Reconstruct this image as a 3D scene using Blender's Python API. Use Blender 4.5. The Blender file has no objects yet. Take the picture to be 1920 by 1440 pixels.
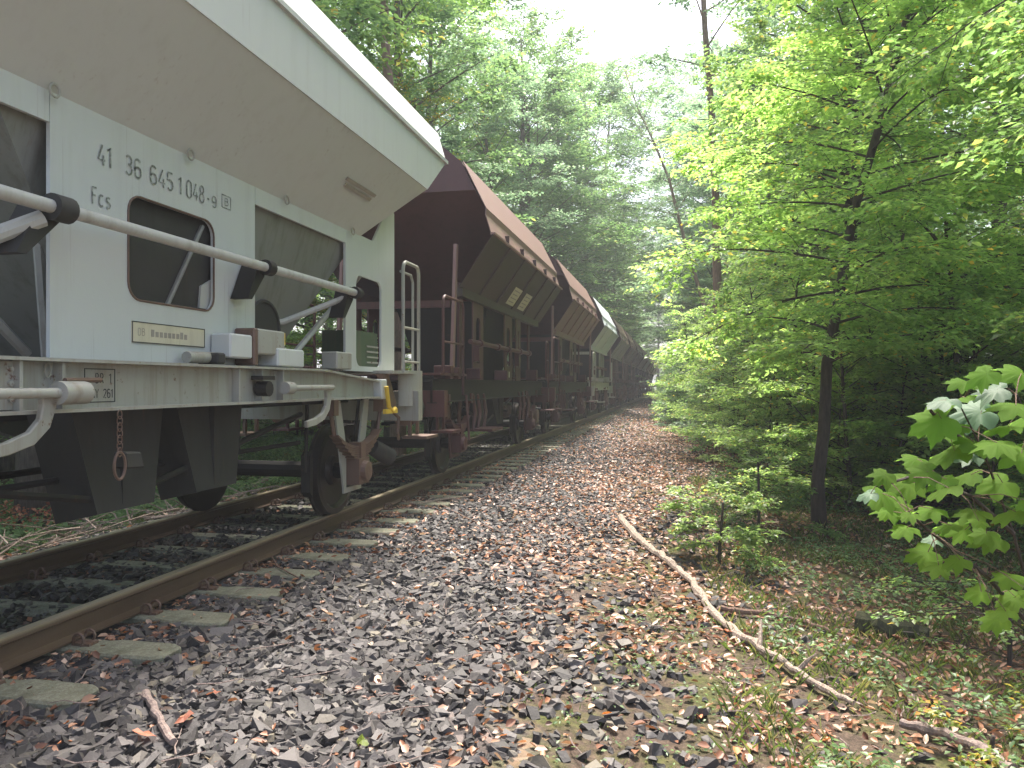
import bpy, math, random
import numpy as np
from mathutils import Vector, Matrix
random.seed(7)
rng = np.random.default_rng(7)
R = math.radians
# ------------------------------------------------------------------ camera, sky, sun, exposure
scn = bpy.context.scene
COL = scn.collection
cam_d = bpy.data.cameras.new('camera'); cam = bpy.data.objects.new('camera', cam_d); COL.objects.link(cam)
cam.location = (0, 0, 1.367); cam.rotation_euler = (R(90), 0, R(12.07))
cam_d.sensor_width = 36; cam_d.lens = 27.0; cam_d.clip_start = 0.05; cam_d.clip_end = 2000
scn.camera = cam
SUN_EL, SUN_AZ = 66, -6            # azimuth measured from +Y (along the track) towards +X (right)
w = bpy.data.worlds.new('World'); scn.world = w; w.use_nodes = True
nt = w.node_tree; nt.nodes.clear()
sky = nt.nodes.new('ShaderNodeTexSky'); sky.sky_type = 'NISHITA'; sky.sun_disc = False
sky.sun_elevation = R(SUN_EL); sky.sun_rotation = R(SUN_AZ)
sky.air_density = 1.0; sky.dust_density = 6.0; sky.ozone_density = 0.6
bg = nt.nodes.new('ShaderNodeBackground'); bg.inputs[1].default_value = 0.15
wo = nt.nodes.new('ShaderNodeOutputWorld')
nt.links.new(sky.outputs[0], bg.inputs[0]); nt.links.new(bg.outputs[0], wo.inputs[0])
sd = bpy.data.lights.new('sun', 'SUN'); sd.energy = 4.0; sd.angle = R(9); sd.color = (1, 0.95, 0.87)
sun = bpy.data.objects.new('sun', sd); COL.objects.link(sun)
dirv = Vector((math.sin(R(SUN_AZ))*math.cos(R(SUN_EL)), math.cos(R(SUN_AZ))*math.cos(R(SUN_EL)), math.sin(R(SUN_EL))))
sun.rotation_euler = dirv.to_track_quat('Z', 'Y').to_euler()
vs = scn.view_settings; vs.view_transform = 'Standard'; vs.look = 'None'; vs.gamma = 1; vs.use_curve_mapping = False
vs.exposure = 1.62
cy = scn.cycles
cy.use_denoising = True
cy.max_bounces = 9; cy.diffuse_bounces = 5; cy.glossy_bounces = 3; cy.transmission_bounces = 6
cy.transparent_max_bounces = 4; cy.volume_bounces = 0
cy.sample_clamp_indirect = 6
HAZE = 0.0018
CX = -4.31                        # track centre line

# ------------------------------------------------------------------ materials
def mat(name, rough=0.6, metal=0.0, spec=0.5):
    m = bpy.data.materials.new(name); m.use_nodes = True
    b = m.node_tree.nodes['Principled BSDF']
    b.inputs['Roughness'].default_value = rough; b.inputs['Metallic'].default_value = metal
    b.inputs['Specular IOR Level'].default_value = spec
    return m, m.node_tree, b
def nd(t, typ, **kw):
    n = t.nodes.new(typ)
    for k, v in kw.items(): setattr(n, k, v)
    return n
def ramp(t, fac, stops, interp='LINEAR'):
    r = t.nodes.new('ShaderNodeValToRGB'); r.color_ramp.interpolation = interp
    e = r.color_ramp.elements
    while len(e) < len(stops): e.new(0.5)
    for i, (p, c) in enumerate(stops):
        e[i].position = p; e[i].color = (*c, 1) if len(c) == 3 else c
    t.links.new(fac, r.inputs[0]); return r.outputs[0]
def noise(t, scale, detail=5, rough=0.6, vec=None, coord='Object', mscale=None, dist=0):
    tc = t.nodes.new('ShaderNodeTexCoord'); n = t.nodes.new('ShaderNodeTexNoise')
    n.inputs['Scale'].default_value = scale; n.inputs['Detail'].default_value = detail; n.inputs['Roughness'].default_value = rough
    n.inputs['Distortion'].default_value = dist
    src = tc.outputs[coord]
    if mscale:
        mp = t.nodes.new('ShaderNodeMapping'); mp.inputs['Scale'].default_value = mscale; t.links.new(src, mp.inputs[0]); src = mp.outputs[0]
    t.links.new(src, n.inputs['Vector']); return n.outputs[0]
def mix(t, fac, a, b, mode='MIX'):
    m = t.nodes.new('ShaderNodeMix'); m.data_type = 'RGBA'; m.blend_type = mode
    for i, v in ((0, fac), (6, a), (7, b)):
        if isinstance(v, (int, float)): m.inputs[i].default_value = v
        elif isinstance(v, tuple): m.inputs[i].default_value = (*v, 1)
        else: t.links.new(v, m.inputs[i])
    return m.outputs[2]
def bump(t, b, h, strength=0.3, dist=0.02):
    n = t.nodes.new('ShaderNodeBump'); n.inputs['Strength'].default_value = strength; n.inputs['Distance'].default_value = dist
    t.links.new(h, n.inputs['Height']); t.links.new(n.outputs[0], b.inputs['Normal'])
def paint(name, base, rust=0.35, dirt=(0.16, 0.13, 0.08), rough=0.55, dirtamt=0.45, rustc=(0.13, 0.045, 0.02)):
    m, t, b = mat(name, rough)
    big = noise(t, 0.9, 6, 0.6); streak = noise(t, 1.0, 5, 0.65, mscale=(9, 9, 0.8)); fine = noise(t, 14, 6, 0.7)
    c = mix(t, ramp(t, big, [(0.3, (0, 0, 0)), (0.75, (dirtamt,)*3)]), base, tuple(x*0.55+d*0.45 for x, d in zip(base, dirt)))
    c = mix(t, ramp(t, streak, [(0.5, (0, 0, 0)), (0.8, (dirtamt,)*3)]), c, dirt)
    runs = noise(t, 1.0, 3, 0.6, mscale=(34, 34, 0.7)); spots = noise(t, 2.3, 3, 0.5)
    rm = mix(t, 1.0, ramp(t, runs, [(0.60, (0, 0, 0)), (0.72, (0.55,)*3)]), ramp(t, spots, [(0.5, (0, 0, 0)), (0.62, (1, 1, 1))]), 'MULTIPLY')
    c = mix(t, rm, c, tuple(0.5*x+0.5*y for x, y in zip(base, rustc)))
    th = 0.78-rust*0.35
    c = mix(t, ramp(t, fine, [(th, (0, 0, 0)), (th+0.06, (0.8,)*3)]), c, rustc)
    t.links.new(c, b.inputs['Base Color']); bump(t, b, fine, 0.12, 0.01)
    return m
M = {}
M['white'] = paint('white_paint', (0.52, 0.545, 0.535), 0.1, dirt=(0.38, 0.38, 0.35), dirtamt=0.3)
M['white_lit'] = paint('lit_white_paint', (0.76, 0.77, 0.75), 0.02, dirt=(0.5, 0.5, 0.45), dirtamt=0.2)  # same white, lightened to put the bright light on the roof edge into colour
M['white_dirty'] = paint('dirty_white_paint', (0.35, 0.355, 0.32), 0.45, dirt=(0.17, 0.125, 0.075), dirtamt=0.8)
M['white_blue'] = paint('bluish_white_paint', (0.62, 0.68, 0.72), 0.05, dirtamt=0.3)
M['slope'] = paint('dark_brown_slope', (0.065, 0.040, 0.035), 0.3, dirt=(0.055, 0.036, 0.032), dirtamt=0.9)
M['red'] = paint('oxide_red_paint', (0.24, 0.13, 0.118), 0.2, dirt=(0.22, 0.165, 0.14), dirtamt=0.75, rustc=(0.07, 0.03, 0.02))
M['red_frame'] = paint('grimy_red_frame', (0.085, 0.027, 0.025), 0.3, dirt=(0.02, 0.014, 0.012), dirtamt=0.8)
M['red_dark'] = paint('dark_red_paint', (0.105, 0.042, 0.040), 0.3, dirt=(0.05, 0.03, 0.025), dirtamt=0.8)
M['brown_dusty'] = paint('dusty_brown_paint', (0.20, 0.125, 0.095), 0.2, dirt=(0.24, 0.20, 0.16), dirtamt=0.9)
M['grey_dusty'] = paint('grey_dust_paint', (0.33, 0.31, 0.27), 0.15, dirt=(0.22, 0.18, 0.14), dirtamt=0.8)
M['black'] = paint('grimy_black_steel', (0.012, 0.011, 0.0105), 0.5, dirt=(0.025, 0.018, 0.014), dirtamt=0.6, rough=0.7, rustc=(0.035, 0.018, 0.012))
M['pipe'] = paint('grey_pipe_paint', (0.46, 0.47, 0.45), 0.1, dirt=(0.22, 0.19, 0.15), dirtamt=0.7)
M['funnel'] = paint('shaded_grey_funnel', (0.22, 0.225, 0.21), 0.1, dirt=(0.10, 0.09, 0.07), dirtamt=0.8)  # hopper white greyed down, interior shade put into the colour
M['chute'] = paint('grimy_grey_steel', (0.035, 0.034, 0.032), 0.2, dirt=(0.022, 0.019, 0.016), dirtamt=0.7, rough=0.75)
M['rusty'] = paint('rusty_brown_steel', (0.14, 0.085, 0.062), 0.5, dirt=(0.08, 0.05, 0.035), dirtamt=0.7)
M['yellow'] = paint('yellow_paint', (0.70, 0.47, 0.03), 0.2)
M['green'] = paint('green_paint', (0.06, 0.10, 0.06), 0.1)
M['cream'] = paint('cream_label', (0.62, 0.58, 0.44), 0.05, dirtamt=0.4)
m, t, b = mat('lettering_paint', 0.6); t.links.new(ramp(t, noise(t, 45, 5, 0.7), [(0.45, (0.13, 0.14, 0.125)), (0.62, (0.34, 0.36, 0.34))]), b.inputs['Base Color']); M['letter'] = m
m, t, b = mat('black_print', 0.6); b.inputs['Base Color'].default_value = (0.03, 0.03, 0.03, 1); M['ink'] = m
m, t, b = mat('red_marker_paint', 0.5); b.inputs['Base Color'].default_value = (0.55, 0.05, 0.03, 1); M['redmark'] = m
m, t, b = mat('wheel_steel', 0.45, 0.5); b.inputs['Base Color'].default_value = (0.035, 0.03, 0.028, 1); M['wheel'] = m
# rail: rusty flanks, brown-olive running surface
m, t, b = mat('rail_steel', 0.42, 0.25)
n1 = noise(t, 6, 6, 0.6, mscale=(1, 0.12, 1)); n2 = noise(t, 60, 4, 0.6)
c = ramp(t, n1, [(0.3, (0.075, 0.047, 0.032)), (0.7, (0.15, 0.10, 0.065))])
g = t.nodes.new('ShaderNodeNewGeometry'); sx = t.nodes.new('ShaderNodeSeparateXYZ'); t.links.new(g.outputs['Normal'], sx.inputs[0])
tc = t.nodes.new('ShaderNodeTexCoord'); s2 = t.nodes.new('ShaderNodeSeparateXYZ'); t.links.new(tc.outputs['Object'], s2.inputs[0])
up = ramp(t, s2.outputs[2], [(0.0, (0, 0, 0)), (1.0, (1, 1, 1))])
mr = t.nodes.new('ShaderNodeMapRange'); mr.inputs[1].default_value = -0.02; mr.inputs[2].default_value = -0.004
t.links.new(s2.outputs[2], mr.inputs[0])
c = mix(t, mr.outputs[0], c, (0.27, 0.22, 0.15))
t.links.new(c, b.inputs['Base Color']); bump(t, b, n2, 0.25, 0.004); M['rail'] = m
# sleeper: mossy concrete
m, t, b = mat('mossy_concrete', 0.9)
n1 = noise(t, 7, 8, 0.7, coord='Generated' if False else 'Object'); n2 = noise(t, 60, 5, 0.7)
c = ramp(t, n1, [(0.32, (0.08, 0.082, 0.058)), (0.5, (0.19, 0.195, 0.145)), (0.72, (0.28, 0.275, 0.215))])
c = mix(t, ramp(t, n2, [(0.42, (0.6,)*3), (0.6, (0, 0, 0))]), c, (0.10, 0.09, 0.05))
t.links.new(c, b.inputs['Base Color']); bump(t, b, n2, 0.5, 0.01); M['sleeper'] = m
def island_mat(name, stops, rough=0.8, transl=0.0, spec=0.4, bumpy=None, tint_scale=None, tint=None):
    m, t, b = mat(name, rough, 0, spec)
    g = t.nodes.new('ShaderNodeNewGeometry')
    c = ramp(t, g.outputs['Random Per Island'], stops)
    if tint is not None:
        n = noise(t, tint_scale, 3, 0.5)
        c = mix(t, ramp(t, n, [(0.38, (0, 0, 0)), (0.68, (1, 1, 1))]), c, mix(t, 1.0, c, tint, 'MULTIPLY'))
    if transl:
        oi = t.nodes.new('ShaderNodeObjectInfo')
        hs = t.nodes.new('ShaderNodeHueSaturation')
        mv = t.nodes.new('ShaderNodeMapRange'); mv.inputs[3].default_value = 0.8; mv.inputs[4].default_value = 1.22
        t.links.new(oi.outputs['Random'], mv.inputs[0]); t.links.new(mv.outputs[0], hs.inputs['Value']); t.links.new(c, hs.inputs['Color'])
        c = hs.outputs[0]
    t.links.new(c, b.inputs['Base Color'])
    if bumpy:
        bump(t, b, noise(t, bumpy, 4, 0.6), 0.4, 0.01)
    if transl:
        tr = t.nodes.new('ShaderNodeBsdfTranslucent')
        cc = mix(t, 1.0, c, (2.1, 2.15, 1.75), 'MULTIPLY')
        t.links.new(cc, tr.inputs[0])
        mx = t.nodes.new('ShaderNodeMixShader'); mx.inputs[0].default_value = transl
        t.links.new(b.outputs[0], mx.inputs[1]); t.links.new(tr.outputs[0], mx.inputs[2])
        t.links.new(mx.outputs[0], t.nodes['Material Output'].inputs[0])
    return m
M['leaf_dark'] = island_mat('dark_green_leaves', [(0, (0.07, 0.125, 0.06)), (0.6, (0.115, 0.19, 0.08)), (0.97, (0.17, 0.26, 0.10)), (1, (0.28, 0.22, 0.06))], 0.38, 0.58)
M['leaf_mid'] = island_mat('green_leaves', [(0, (0.085, 0.15, 0.05)), (0.6, (0.145, 0.235, 0.075)), (0.95, (0.22, 0.31, 0.09)), (1, (0.38, 0.26, 0.06))], 0.38, 0.6)
M['leaf_bright'] = island_mat('yellow_green_leaves', [(0, (0.12, 0.20, 0.06)), (0.5, (0.20, 0.295, 0.095)), (0.96, (0.30, 0.385, 0.13)), (1, (0.5, 0.32, 0.06))], 0.36, 0.6)
M['leaf_blue'] = island_mat('bluish_green_leaves', [(0, (0.09, 0.15, 0.10)), (0.7, (0.15, 0.225, 0.145)), (1, (0.23, 0.30, 0.20))], 0.35, 0.55)
M['leaf_autumn'] = island_mat('turning_leaves', [(0, (0.09, 0.14, 0.03)), (0.6, (0.17, 0.22, 0.04)), (0.85, (0.30, 0.26, 0.04)), (1, (0.45, 0.20, 0.03))], 0.4, 0.45)
M['litter'] = island_mat('fallen_leaves_mat', [(0, (0.08, 0.03, 0.018)), (0.3, (0.19, 0.075, 0.038)), (0.55, (0.30, 0.135, 0.072)), (0.78, (0.38, 0.21, 0.135)), (0.93, (0.55, 0.41, 0.32)), (1, (0.5, 0.15, 0.03))], 0.5, 0.15, 0.5)
M['litter_red'] = island_mat('reddish_dead_leaves', [(0, (0.16, 0.05, 0.03)), (0.6, (0.34, 0.12, 0.07)), (1, (0.48, 0.24, 0.15))], 0.6, 0.2)
M['stone'] = island_mat('slate_ballast', [(0, (0.017, 0.014, 0.0135)), (0.35, (0.036, 0.031, 0.030)), (0.7, (0.062, 0.054, 0.053)), (0.93, (0.115, 0.102, 0.097)), (1, (0.13, 0.11, 0.075))], 0.7, 0, 0.5, 40)
M['stone_dark'] = island_mat('dark_ballast', [(0, (0.010, 0.009, 0.008)), (0.6, (0.026, 0.022, 0.020)), (1, (0.05, 0.042, 0.036))], 0.6, 0, 0.5, 40)  # darker stones for the bed between the rails
M['grass'] = island_mat('grass_blades', [(0, (0.05, 0.08, 0.02)), (0.6, (0.10, 0.14, 0.03)), (0.9, (0.18, 0.18, 0.06)), (1, (0.30, 0.24, 0.11))], 0.5, 0.3)
M['herb'] = island_mat('herb_leaves', [(0, (0.06, 0.11, 0.045)), (0.7, (0.11, 0.18, 0.075)), (1, (0.19, 0.26, 0.11))], 0.4, 0.45)
M['maple'] = island_mat('maple_leaf_green', [(0, (0.085, 0.17, 0.03)), (1, (0.14, 0.24, 0.04))], 0.7, 0.68, 0.1)
M['maple_grey'] = island_mat('shiny_maple_leaf', [(0, (0.05, 0.10, 0.05)), (1, (0.07, 0.12, 0.07))], 0.6, 0.2, 0.25)
def bark(name, c1, c2, s=8):
    m, t, b = mat(name, 0.9)
    n = noise(t, s, 7, 0.65, mscale=(3, 3, 0.6)); c = ramp(t, n, [(0.3, c1), (0.7, c2)])
    t.links.new(c, b.inputs['Base Color']); bump(t, b, n, 0.6, 0.03); return m
M['bark_dark'] = bark('dark_bark', (0.025, 0.018, 0.013), (0.075, 0.055, 0.042))
M['bark_grey'] = bark('grey_bark', (0.075, 0.06, 0.05), (0.19, 0.15, 0.125))
M['bark_pink'] = bark('pinkish_pine_bark', (0.17, 0.11, 0.085), (0.34, 0.23, 0.18))
M['wood_pale'] = bark('bleached_wood', (0.10, 0.07, 0.05), (0.48, 0.38, 0.31), 22)
M['wood_brown'] = bark('brown_dead_wood', (0.09, 0.05, 0.035), (0.24, 0.15, 0.11), 14)
M['wood_grey'] = bark('purplish_stick_wood', (0.14, 0.10, 0.09), (0.30, 0.23, 0.20), 14)
M['moss'] = bark('mossy_log_bark', (0.015, 0.012, 0.008), (0.06, 0.065, 0.02), 14)

# ------------------------------------------------------------------ mesh helpers
def link(name, me, m=None, parent=None, smooth=False):
    o = bpy.data.objects.new(name, me); COL.objects.link(o)
    if m is not None:
        for x in (m if isinstance(m, (list, tuple)) else [m]): me.materials.append(x)
    if parent is not None: o.parent = parent
    if smooth: me.shade_smooth()
    return o
def tag(o, label=None, cat=None, group=None, kind=None):
    if label: o['label'] = label
    if cat: o['category'] = cat
    if group: o['group'] = group
    if kind: o['kind'] = kind
    return o
def empty(name, loc=(0, 0, 0), rz=0):
    o = bpy.data.objects.new(name, None); COL.objects.link(o); o.location = loc; o.rotation_euler.z = rz
    o.empty_display_size = 0.2
    return o
def np_mesh(name, V, F, flat=False):
    """F: (n,k) int array with equal k, or list of such arrays"""
    Fs = F if isinstance(F, list) else [F]
    me = bpy.data.meshes.new(name)
    me.vertices.add(len(V)); me.vertices.foreach_set('co', np.asarray(V, np.float32).ravel())
    loops = np.concatenate([f.ravel() for f in Fs]).astype(np.int32)
    tot = np.concatenate([np.full(len(f), f.shape[1]) for f in Fs]).astype(np.int32)
    st = np.concatenate([[0], np.cumsum(tot)[:-1]]).astype(np.int32)
    me.loops.add(len(loops)); me.loops.foreach_set('vertex_index', loops)
    me.polygons.add(len(tot)); me.polygons.foreach_set('loop_start', st)
    try: me.polygons.foreach_set('loop_total', tot)
    except Exception: pass
    me.update(calc_edges=True); me.validate()
    if flat: me.shade_flat()
    return me
class MB:
    def __init__(s): s.v = []; s.f = []
    def add(s, vs, fs):
        n = len(s.v); s.v += [tuple(p) for p in vs]; s.f += [tuple(i+n for i in f) for f in fs]; return s
    def box(s, x0, x1, y0, y1, z0, z1):
        return s.add([(x0,y0,z0),(x1,y0,z0),(x1,y1,z0),(x0,y1,z0),(x0,y0,z1),(x1,y0,z1),(x1,y1,z1),(x0,y1,z1)],
                     [(3,2,1,0),(4,5,6,7),(0,1,5,4),(1,2,6,5),(2,3,7,6),(3,0,4,7)])
    def prism(s, poly, axis, a, b):
        """poly in the two other axes (order xyz without axis), extruded a..b"""
        n = len(poly)
        def P(p, q):
            if axis == 'x': return (q, p[0], p[1])
            if axis == 'y': return (p[0], q, p[1])
            return (p[0], p[1], q)
        vs = [P(p, a) for p in poly]+[P(p, b) for p in poly]
        return s.add(vs, [tuple(range(n)), tuple(range(2*n-1, n-1, -1))]+[(i, (i+1) % n, n+(i+1) % n, n+i) for i in range(n)])
    def tube(s, pts, r, n=8, cap=True):
        pts = [Vector(p) for p in pts]; rs = r if isinstance(r, (list, tuple)) else [r]*len(pts)
        rings = []; up = None
        for i, p in enumerate(pts):
            d = (pts[min(i+1, len(pts)-1)]-pts[max(i-1, 0)]).normalized()
            if up is None:
                a = Vector((0, 0, 1)) if abs(d.z) < 0.9 else Vector((1, 0, 0)); u = d.cross(a).normalized()
            else:
                u = (up-d*up.dot(d)).normalized()
            up = u; v = d.cross(u)
            rings.append([p+(u*math.cos(2*math.pi*k/n)+v*math.sin(2*math.pi*k/n))*rs[i] for k in range(n)])
        vs = [q for r_ in rings for q in r_]; fs = []
        for i in range(len(rings)-1):
            for k in range(n): fs.append((i*n+k, i*n+(k+1) % n, (i+1)*n+(k+1) % n, (i+1)*n+k))
        if cap: fs += [tuple(range(n-1, -1, -1)), tuple((len(rings)-1)*n+k for k in range(n))]
        return s.add(vs, fs)
    def lathe_x(s, prof, cx, cy_, cz, n=28):
        """prof list (x, r) revolved about the x axis"""
        vs = []; fs = []
        for (x, r) in prof:
            for k in range(n):
                a = 2*math.pi*k/n; vs.append((cx+x, cy_+r*math.cos(a), cz+r*math.sin(a)))
        m_ = len(prof)
        for i in range(m_-1):
            for k in range(n): fs.append((i*n+k, i*n+(k+1) % n, (i+1)*n+(k+1) % n, (i+1)*n+k))
        fs += [tuple(range(n)), tuple((m_-1)*n+k for k in range(n-1, -1, -1))]
        return s.add(vs, fs)
    def torus(s, c, ax, Rr, r, n=18, m_=8, sy=1.0):
        pts = []; ax = Vector(ax).normalized(); a = Vector((0, 0, 1)) if abs(ax.z) < 0.9 else Vector((0, 1, 0))
        u = ax.cross(a).normalized(); v = ax.cross(u); vs = []; fs = []
        for i in range(n):
            A = 2*math.pi*i/n; d = u*math.cos(A)+v*math.sin(A)*sy
            for k in range(m_):
                B = 2*math.pi*k/m_; vs.append(Vector(c)+d*Rr+(d.normalized()*math.cos(B)+ax*math.sin(B))*r)
        for i in range(n):
            for k in range(m_): fs.append((i*m_+k, ((i+1) % n)*m_+k, ((i+1) % n)*m_+(k+1) % m_, i*m_+(k+1) % m_))
        return s.add(vs, fs)
    def build(s, name, m, parent=None, smooth=False, bevel=0):
        me = bpy.data.meshes.new(name); me.from_pydata(s.v, [], s.f); me.update()
        import bmesh
        bm = bmesh.new(); bm.from_mesh(me); bmesh.ops.recalc_face_normals(bm, faces=bm.faces)
        if bevel:
            bmesh.ops.bevel(bm, geom=[e for e in bm.edges if e.calc_face_angle(0) > 0.6], offset=bevel, segments=1, affect='EDGES', clamp_overlap=True)
        bm.to_mesh(me); bm.free()
        o = link(name, me, m, parent)
        if smooth:
            me.shade_smooth()
            try: me.set_sharp_from_angle(angle=R(35))
            except Exception: pass
        return o
def arc(c, r, a0, a1, n, plane='yz'):
    out = []
    for i in range(n+1):
        a = a0+(a1-a0)*i/n; p, q = r*math.cos(a), r*math.sin(a)
        out.append((c[0], c[1]+p, c[2]+q) if plane == 'yz' else (c[0]+p, c[1], c[2]+q))
    return out
def ground_h(x, y):
    x = np.asarray(x, float); y = np.asarray(y, float)
    xp = [-60, -30, -16, -9, -6.6, -5.9, -2.75, -1.9, -0.9, 0.2, 1.2, 2.6, 6, 20, 60]
    zp = [-0.3, -0.9, -1.0, -0.95, -0.55, -0.215, -0.215, -0.31, -0.36, -0.42, -0.52, -0.60, -0.6, -0.3, 1.5]
    h = np.interp(x, xp, zp)
    amp = np.interp(x, [-9, -6.5, -5.9, -2.8, -1, 1.5, 5], [0.10, 0.04, 0.006, 0.006, 0.02, 0.045, 0.10])
    n = np.sin(x*1.7+y*0.9)*np.cos(y*1.3-x*0.6)+0.5*np.sin(x*3.9+1.3)*np.sin(y*3.1+0.4)+0.3*np.sin(x*8.1+y*5.3)
    return h+amp*n*0.6

# ------------------------------------------------------------------ ground
def axis_pts(segs):
    out = []
    for a, b_, st in segs: out += list(np.arange(a, b_, st))
    return np.array(out+[segs[-1][1]])
gx = axis_pts([(-400, -60, 40), (-60, -12, 1.5), (-12, -7, 0.4), (-7, 4, 0.10), (4, 10, 0.4), (10, 60, 2), (60, 400, 40)])
gy = axis_pts([(-60, -6, 3), (-6, 1, 0.5), (1, 14, 0.10), (14, 40, 0.4), (40, 180, 2.5), (180, 700, 40)])
GX, GY = np.meshgrid(gx, gy); GZ = ground_h(GX, GY)
V = np.stack([GX, GY, GZ], -1).reshape(-1, 3); nx, ny = len(gx), len(gy)
i = np.arange(ny-1)[:, None]*nx+np.arange(nx-1)[None]; i = i.ravel()
me = np_mesh('ground', V, np.stack([i, i+1, i+nx+1, i+nx], 1))
m, t, b = mat('forest_and_ballast_ground', 0.95, 0, 0.2)
tc = t.nodes.new('ShaderNodeTexCoord'); sp = t.nodes.new('ShaderNodeSeparateXYZ'); t.links.new(tc.outputs['Object'], sp.inputs[0])
vor = t.nodes.new('ShaderNodeTexVoronoi'); vor.inputs['Scale'].default_value = 16; t.links.new(tc.outputs['Object'], vor.inputs['Vector'])
svr = t.nodes.new('ShaderNodeSeparateColor'); t.links.new(vor.outputs['Color'], svr.inputs[0])
grav = ramp(t, svr.outputs[0], [(0, (0.05, 0.045, 0.045)), (0.5, (0.12, 0.105, 0.105)), (0.75, (0.19, 0.16, 0.15)), (0.85, (0.36, 0.22, 0.16)), (1, (0.5, 0.36, 0.28))])
n1 = noise(t, 2.2, 8, 0.7); n2 = noise(t, 25, 6, 0.75)
soil = ramp(t, n2, [(0.3, (0.036, 0.026, 0.019)), (0.5, (0.078, 0.056, 0.042)), (0.7, (0.14, 0.098, 0.074))])
mossc = ramp(t, n2, [(0.3, (0.035, 0.045, 0.015)), (0.7, (0.11, 0.12, 0.03))])
soil = mix(t, ramp(t, n1, [(0.48, (0, 0, 0)), (0.62, (0.85,)*3)]), soil, mossc)
mr = t.nodes.new('ShaderNodeMapRange'); mr.inputs[1].default_value = -0.9; mr.inputs[2].default_value = -0.2
nA = noise(t, 1.3, 4, 0.6); ma = t.nodes.new('ShaderNodeMath'); ma.operation = 'MULTIPLY_ADD'; ma.inputs[1].default_value = 1.6
t.links.new(nA, ma.inputs[0]); sb = t.nodes.new('ShaderNodeMath'); sb.operation = 'SUBTRACT'; sb.inputs[1].default_value = 0.45
t.links.new(sp.outputs[0], sb.inputs[0]); t.links.new(sb.outputs[0], ma.inputs[2]); t.links.new(ma.outputs[0], mr.inputs[0])
c = mix(t, mr.outputs[0], grav, soil)
mr2 = t.nodes.new('ShaderNodeMapRange'); mr2.inputs[1].default_value = -6.3; mr2.inputs[2].default_value = -5.9; t.links.new(sp.outputs[0], mr2.inputs[0])
left = ramp(t, n2, [(0.3, (0.04, 0.055, 0.025)), (0.6, (0.09, 0.12, 0.05)), (0.75, (0.13, 0.10, 0.065))])
c = mix(t, mr2.outputs[0], left, c)
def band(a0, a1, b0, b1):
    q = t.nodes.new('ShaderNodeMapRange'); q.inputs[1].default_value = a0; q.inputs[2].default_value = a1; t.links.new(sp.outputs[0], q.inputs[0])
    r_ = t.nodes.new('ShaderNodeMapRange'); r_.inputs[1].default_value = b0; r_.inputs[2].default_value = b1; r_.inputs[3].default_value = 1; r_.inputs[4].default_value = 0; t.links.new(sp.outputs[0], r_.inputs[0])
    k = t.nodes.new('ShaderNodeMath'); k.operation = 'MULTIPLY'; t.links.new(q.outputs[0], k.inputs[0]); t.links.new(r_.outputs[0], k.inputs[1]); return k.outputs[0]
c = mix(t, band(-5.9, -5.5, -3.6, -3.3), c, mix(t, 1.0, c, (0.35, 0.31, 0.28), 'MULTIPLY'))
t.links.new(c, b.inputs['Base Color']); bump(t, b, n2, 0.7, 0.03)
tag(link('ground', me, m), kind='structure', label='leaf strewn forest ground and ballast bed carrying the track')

# ------------------------------------------------------------------ scattered stuff
def rot_mats(n, tilt):
    """random rotation: yaw free, tilt std"""
    yaw = rng.uniform(0, 2*np.pi, n); ta = rng.normal(0, tilt, n); tb = rng.normal(0, tilt, n)
    cyaw, sy_ = np.cos(yaw), np.sin(yaw); ca, sa = np.cos(ta), np.sin(ta); cb, sb_ = np.cos(tb), np.sin(tb)
    Z = np.zeros(n); O = np.ones(n)
    Rz = np.stack([cyaw, -sy_, Z, sy_, cyaw, Z, Z, Z, O], -1).reshape(-1, 3, 3)
    Rx = np.stack([O, Z, Z, Z, ca, -sa, Z, sa, ca], -1).reshape(-1, 3, 3)
    Ry = np.stack([cb, Z, sb_, Z, O, Z, -sb_, Z, cb], -1).reshape(-1, 3, 3)
    return Rz@Rx@Ry
CUBE = np.array([(x, y, z) for z in (-1, 1) for y in (-1, 1) for x in (-1, 1)], float)*0.5
CF = np.array([(0, 2, 3, 1), (4, 5, 7, 6), (0, 1, 5, 4), (1, 3, 7, 5), (3, 2, 6, 7), (2, 0, 4, 6)])
def stones(pos, L, tilt=0.35):
    n = len(pos)
    base = np.repeat(CUBE[None], n, 0)
    base += rng.uniform(-0.25, 0.25, base.shape)
    tw = rng.uniform(0.35, 1.0, (n, 1, 1)); base[:, 4:, :2] *= tw
    sc = np.stack([L, L*rng.uniform(0.5, 0.9, n), L*rng.uniform(0.22, 0.5, n)], -1)
    base *= sc[:, None]
    Rm = rot_mats(n, tilt)
    P = np.einsum('nij,nkj->nki', Rm, base)+pos[:, None]
    F = (np.arange(n)[:, None, None]*8+CF[None]).reshape(-1, 4)
    return P.reshape(-1, 3), F
def scatter(n, x0, x1, y0, y1, zoff=0.0, ypow=1.0):
    x = rng.uniform(x0, x1, n); u = rng.uniform(0, 1, n)**ypow; y = y0+(y1-y0)*u
    return np.stack([x, y, ground_h(x, y)+zoff], -1)
def clear_of_sleepers(p):
    k = (p[:, 1]-3.29)/0.62; d = np.abs(k-np.round(k))*0.62
    on = (d < 0.15) & (p[:, 0] < -2.84) & ((p[:, 0] > -3.75) | (rng.uniform(0, 1, len(p)) < 0.45)) & (p[:, 0] > -5.78)
    rail = (np.abs(p[:, 0]+3.56) < 0.085) | (np.abs(p[:, 0]+5.06) < 0.085)
    return p[~(on | rail)]
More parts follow.
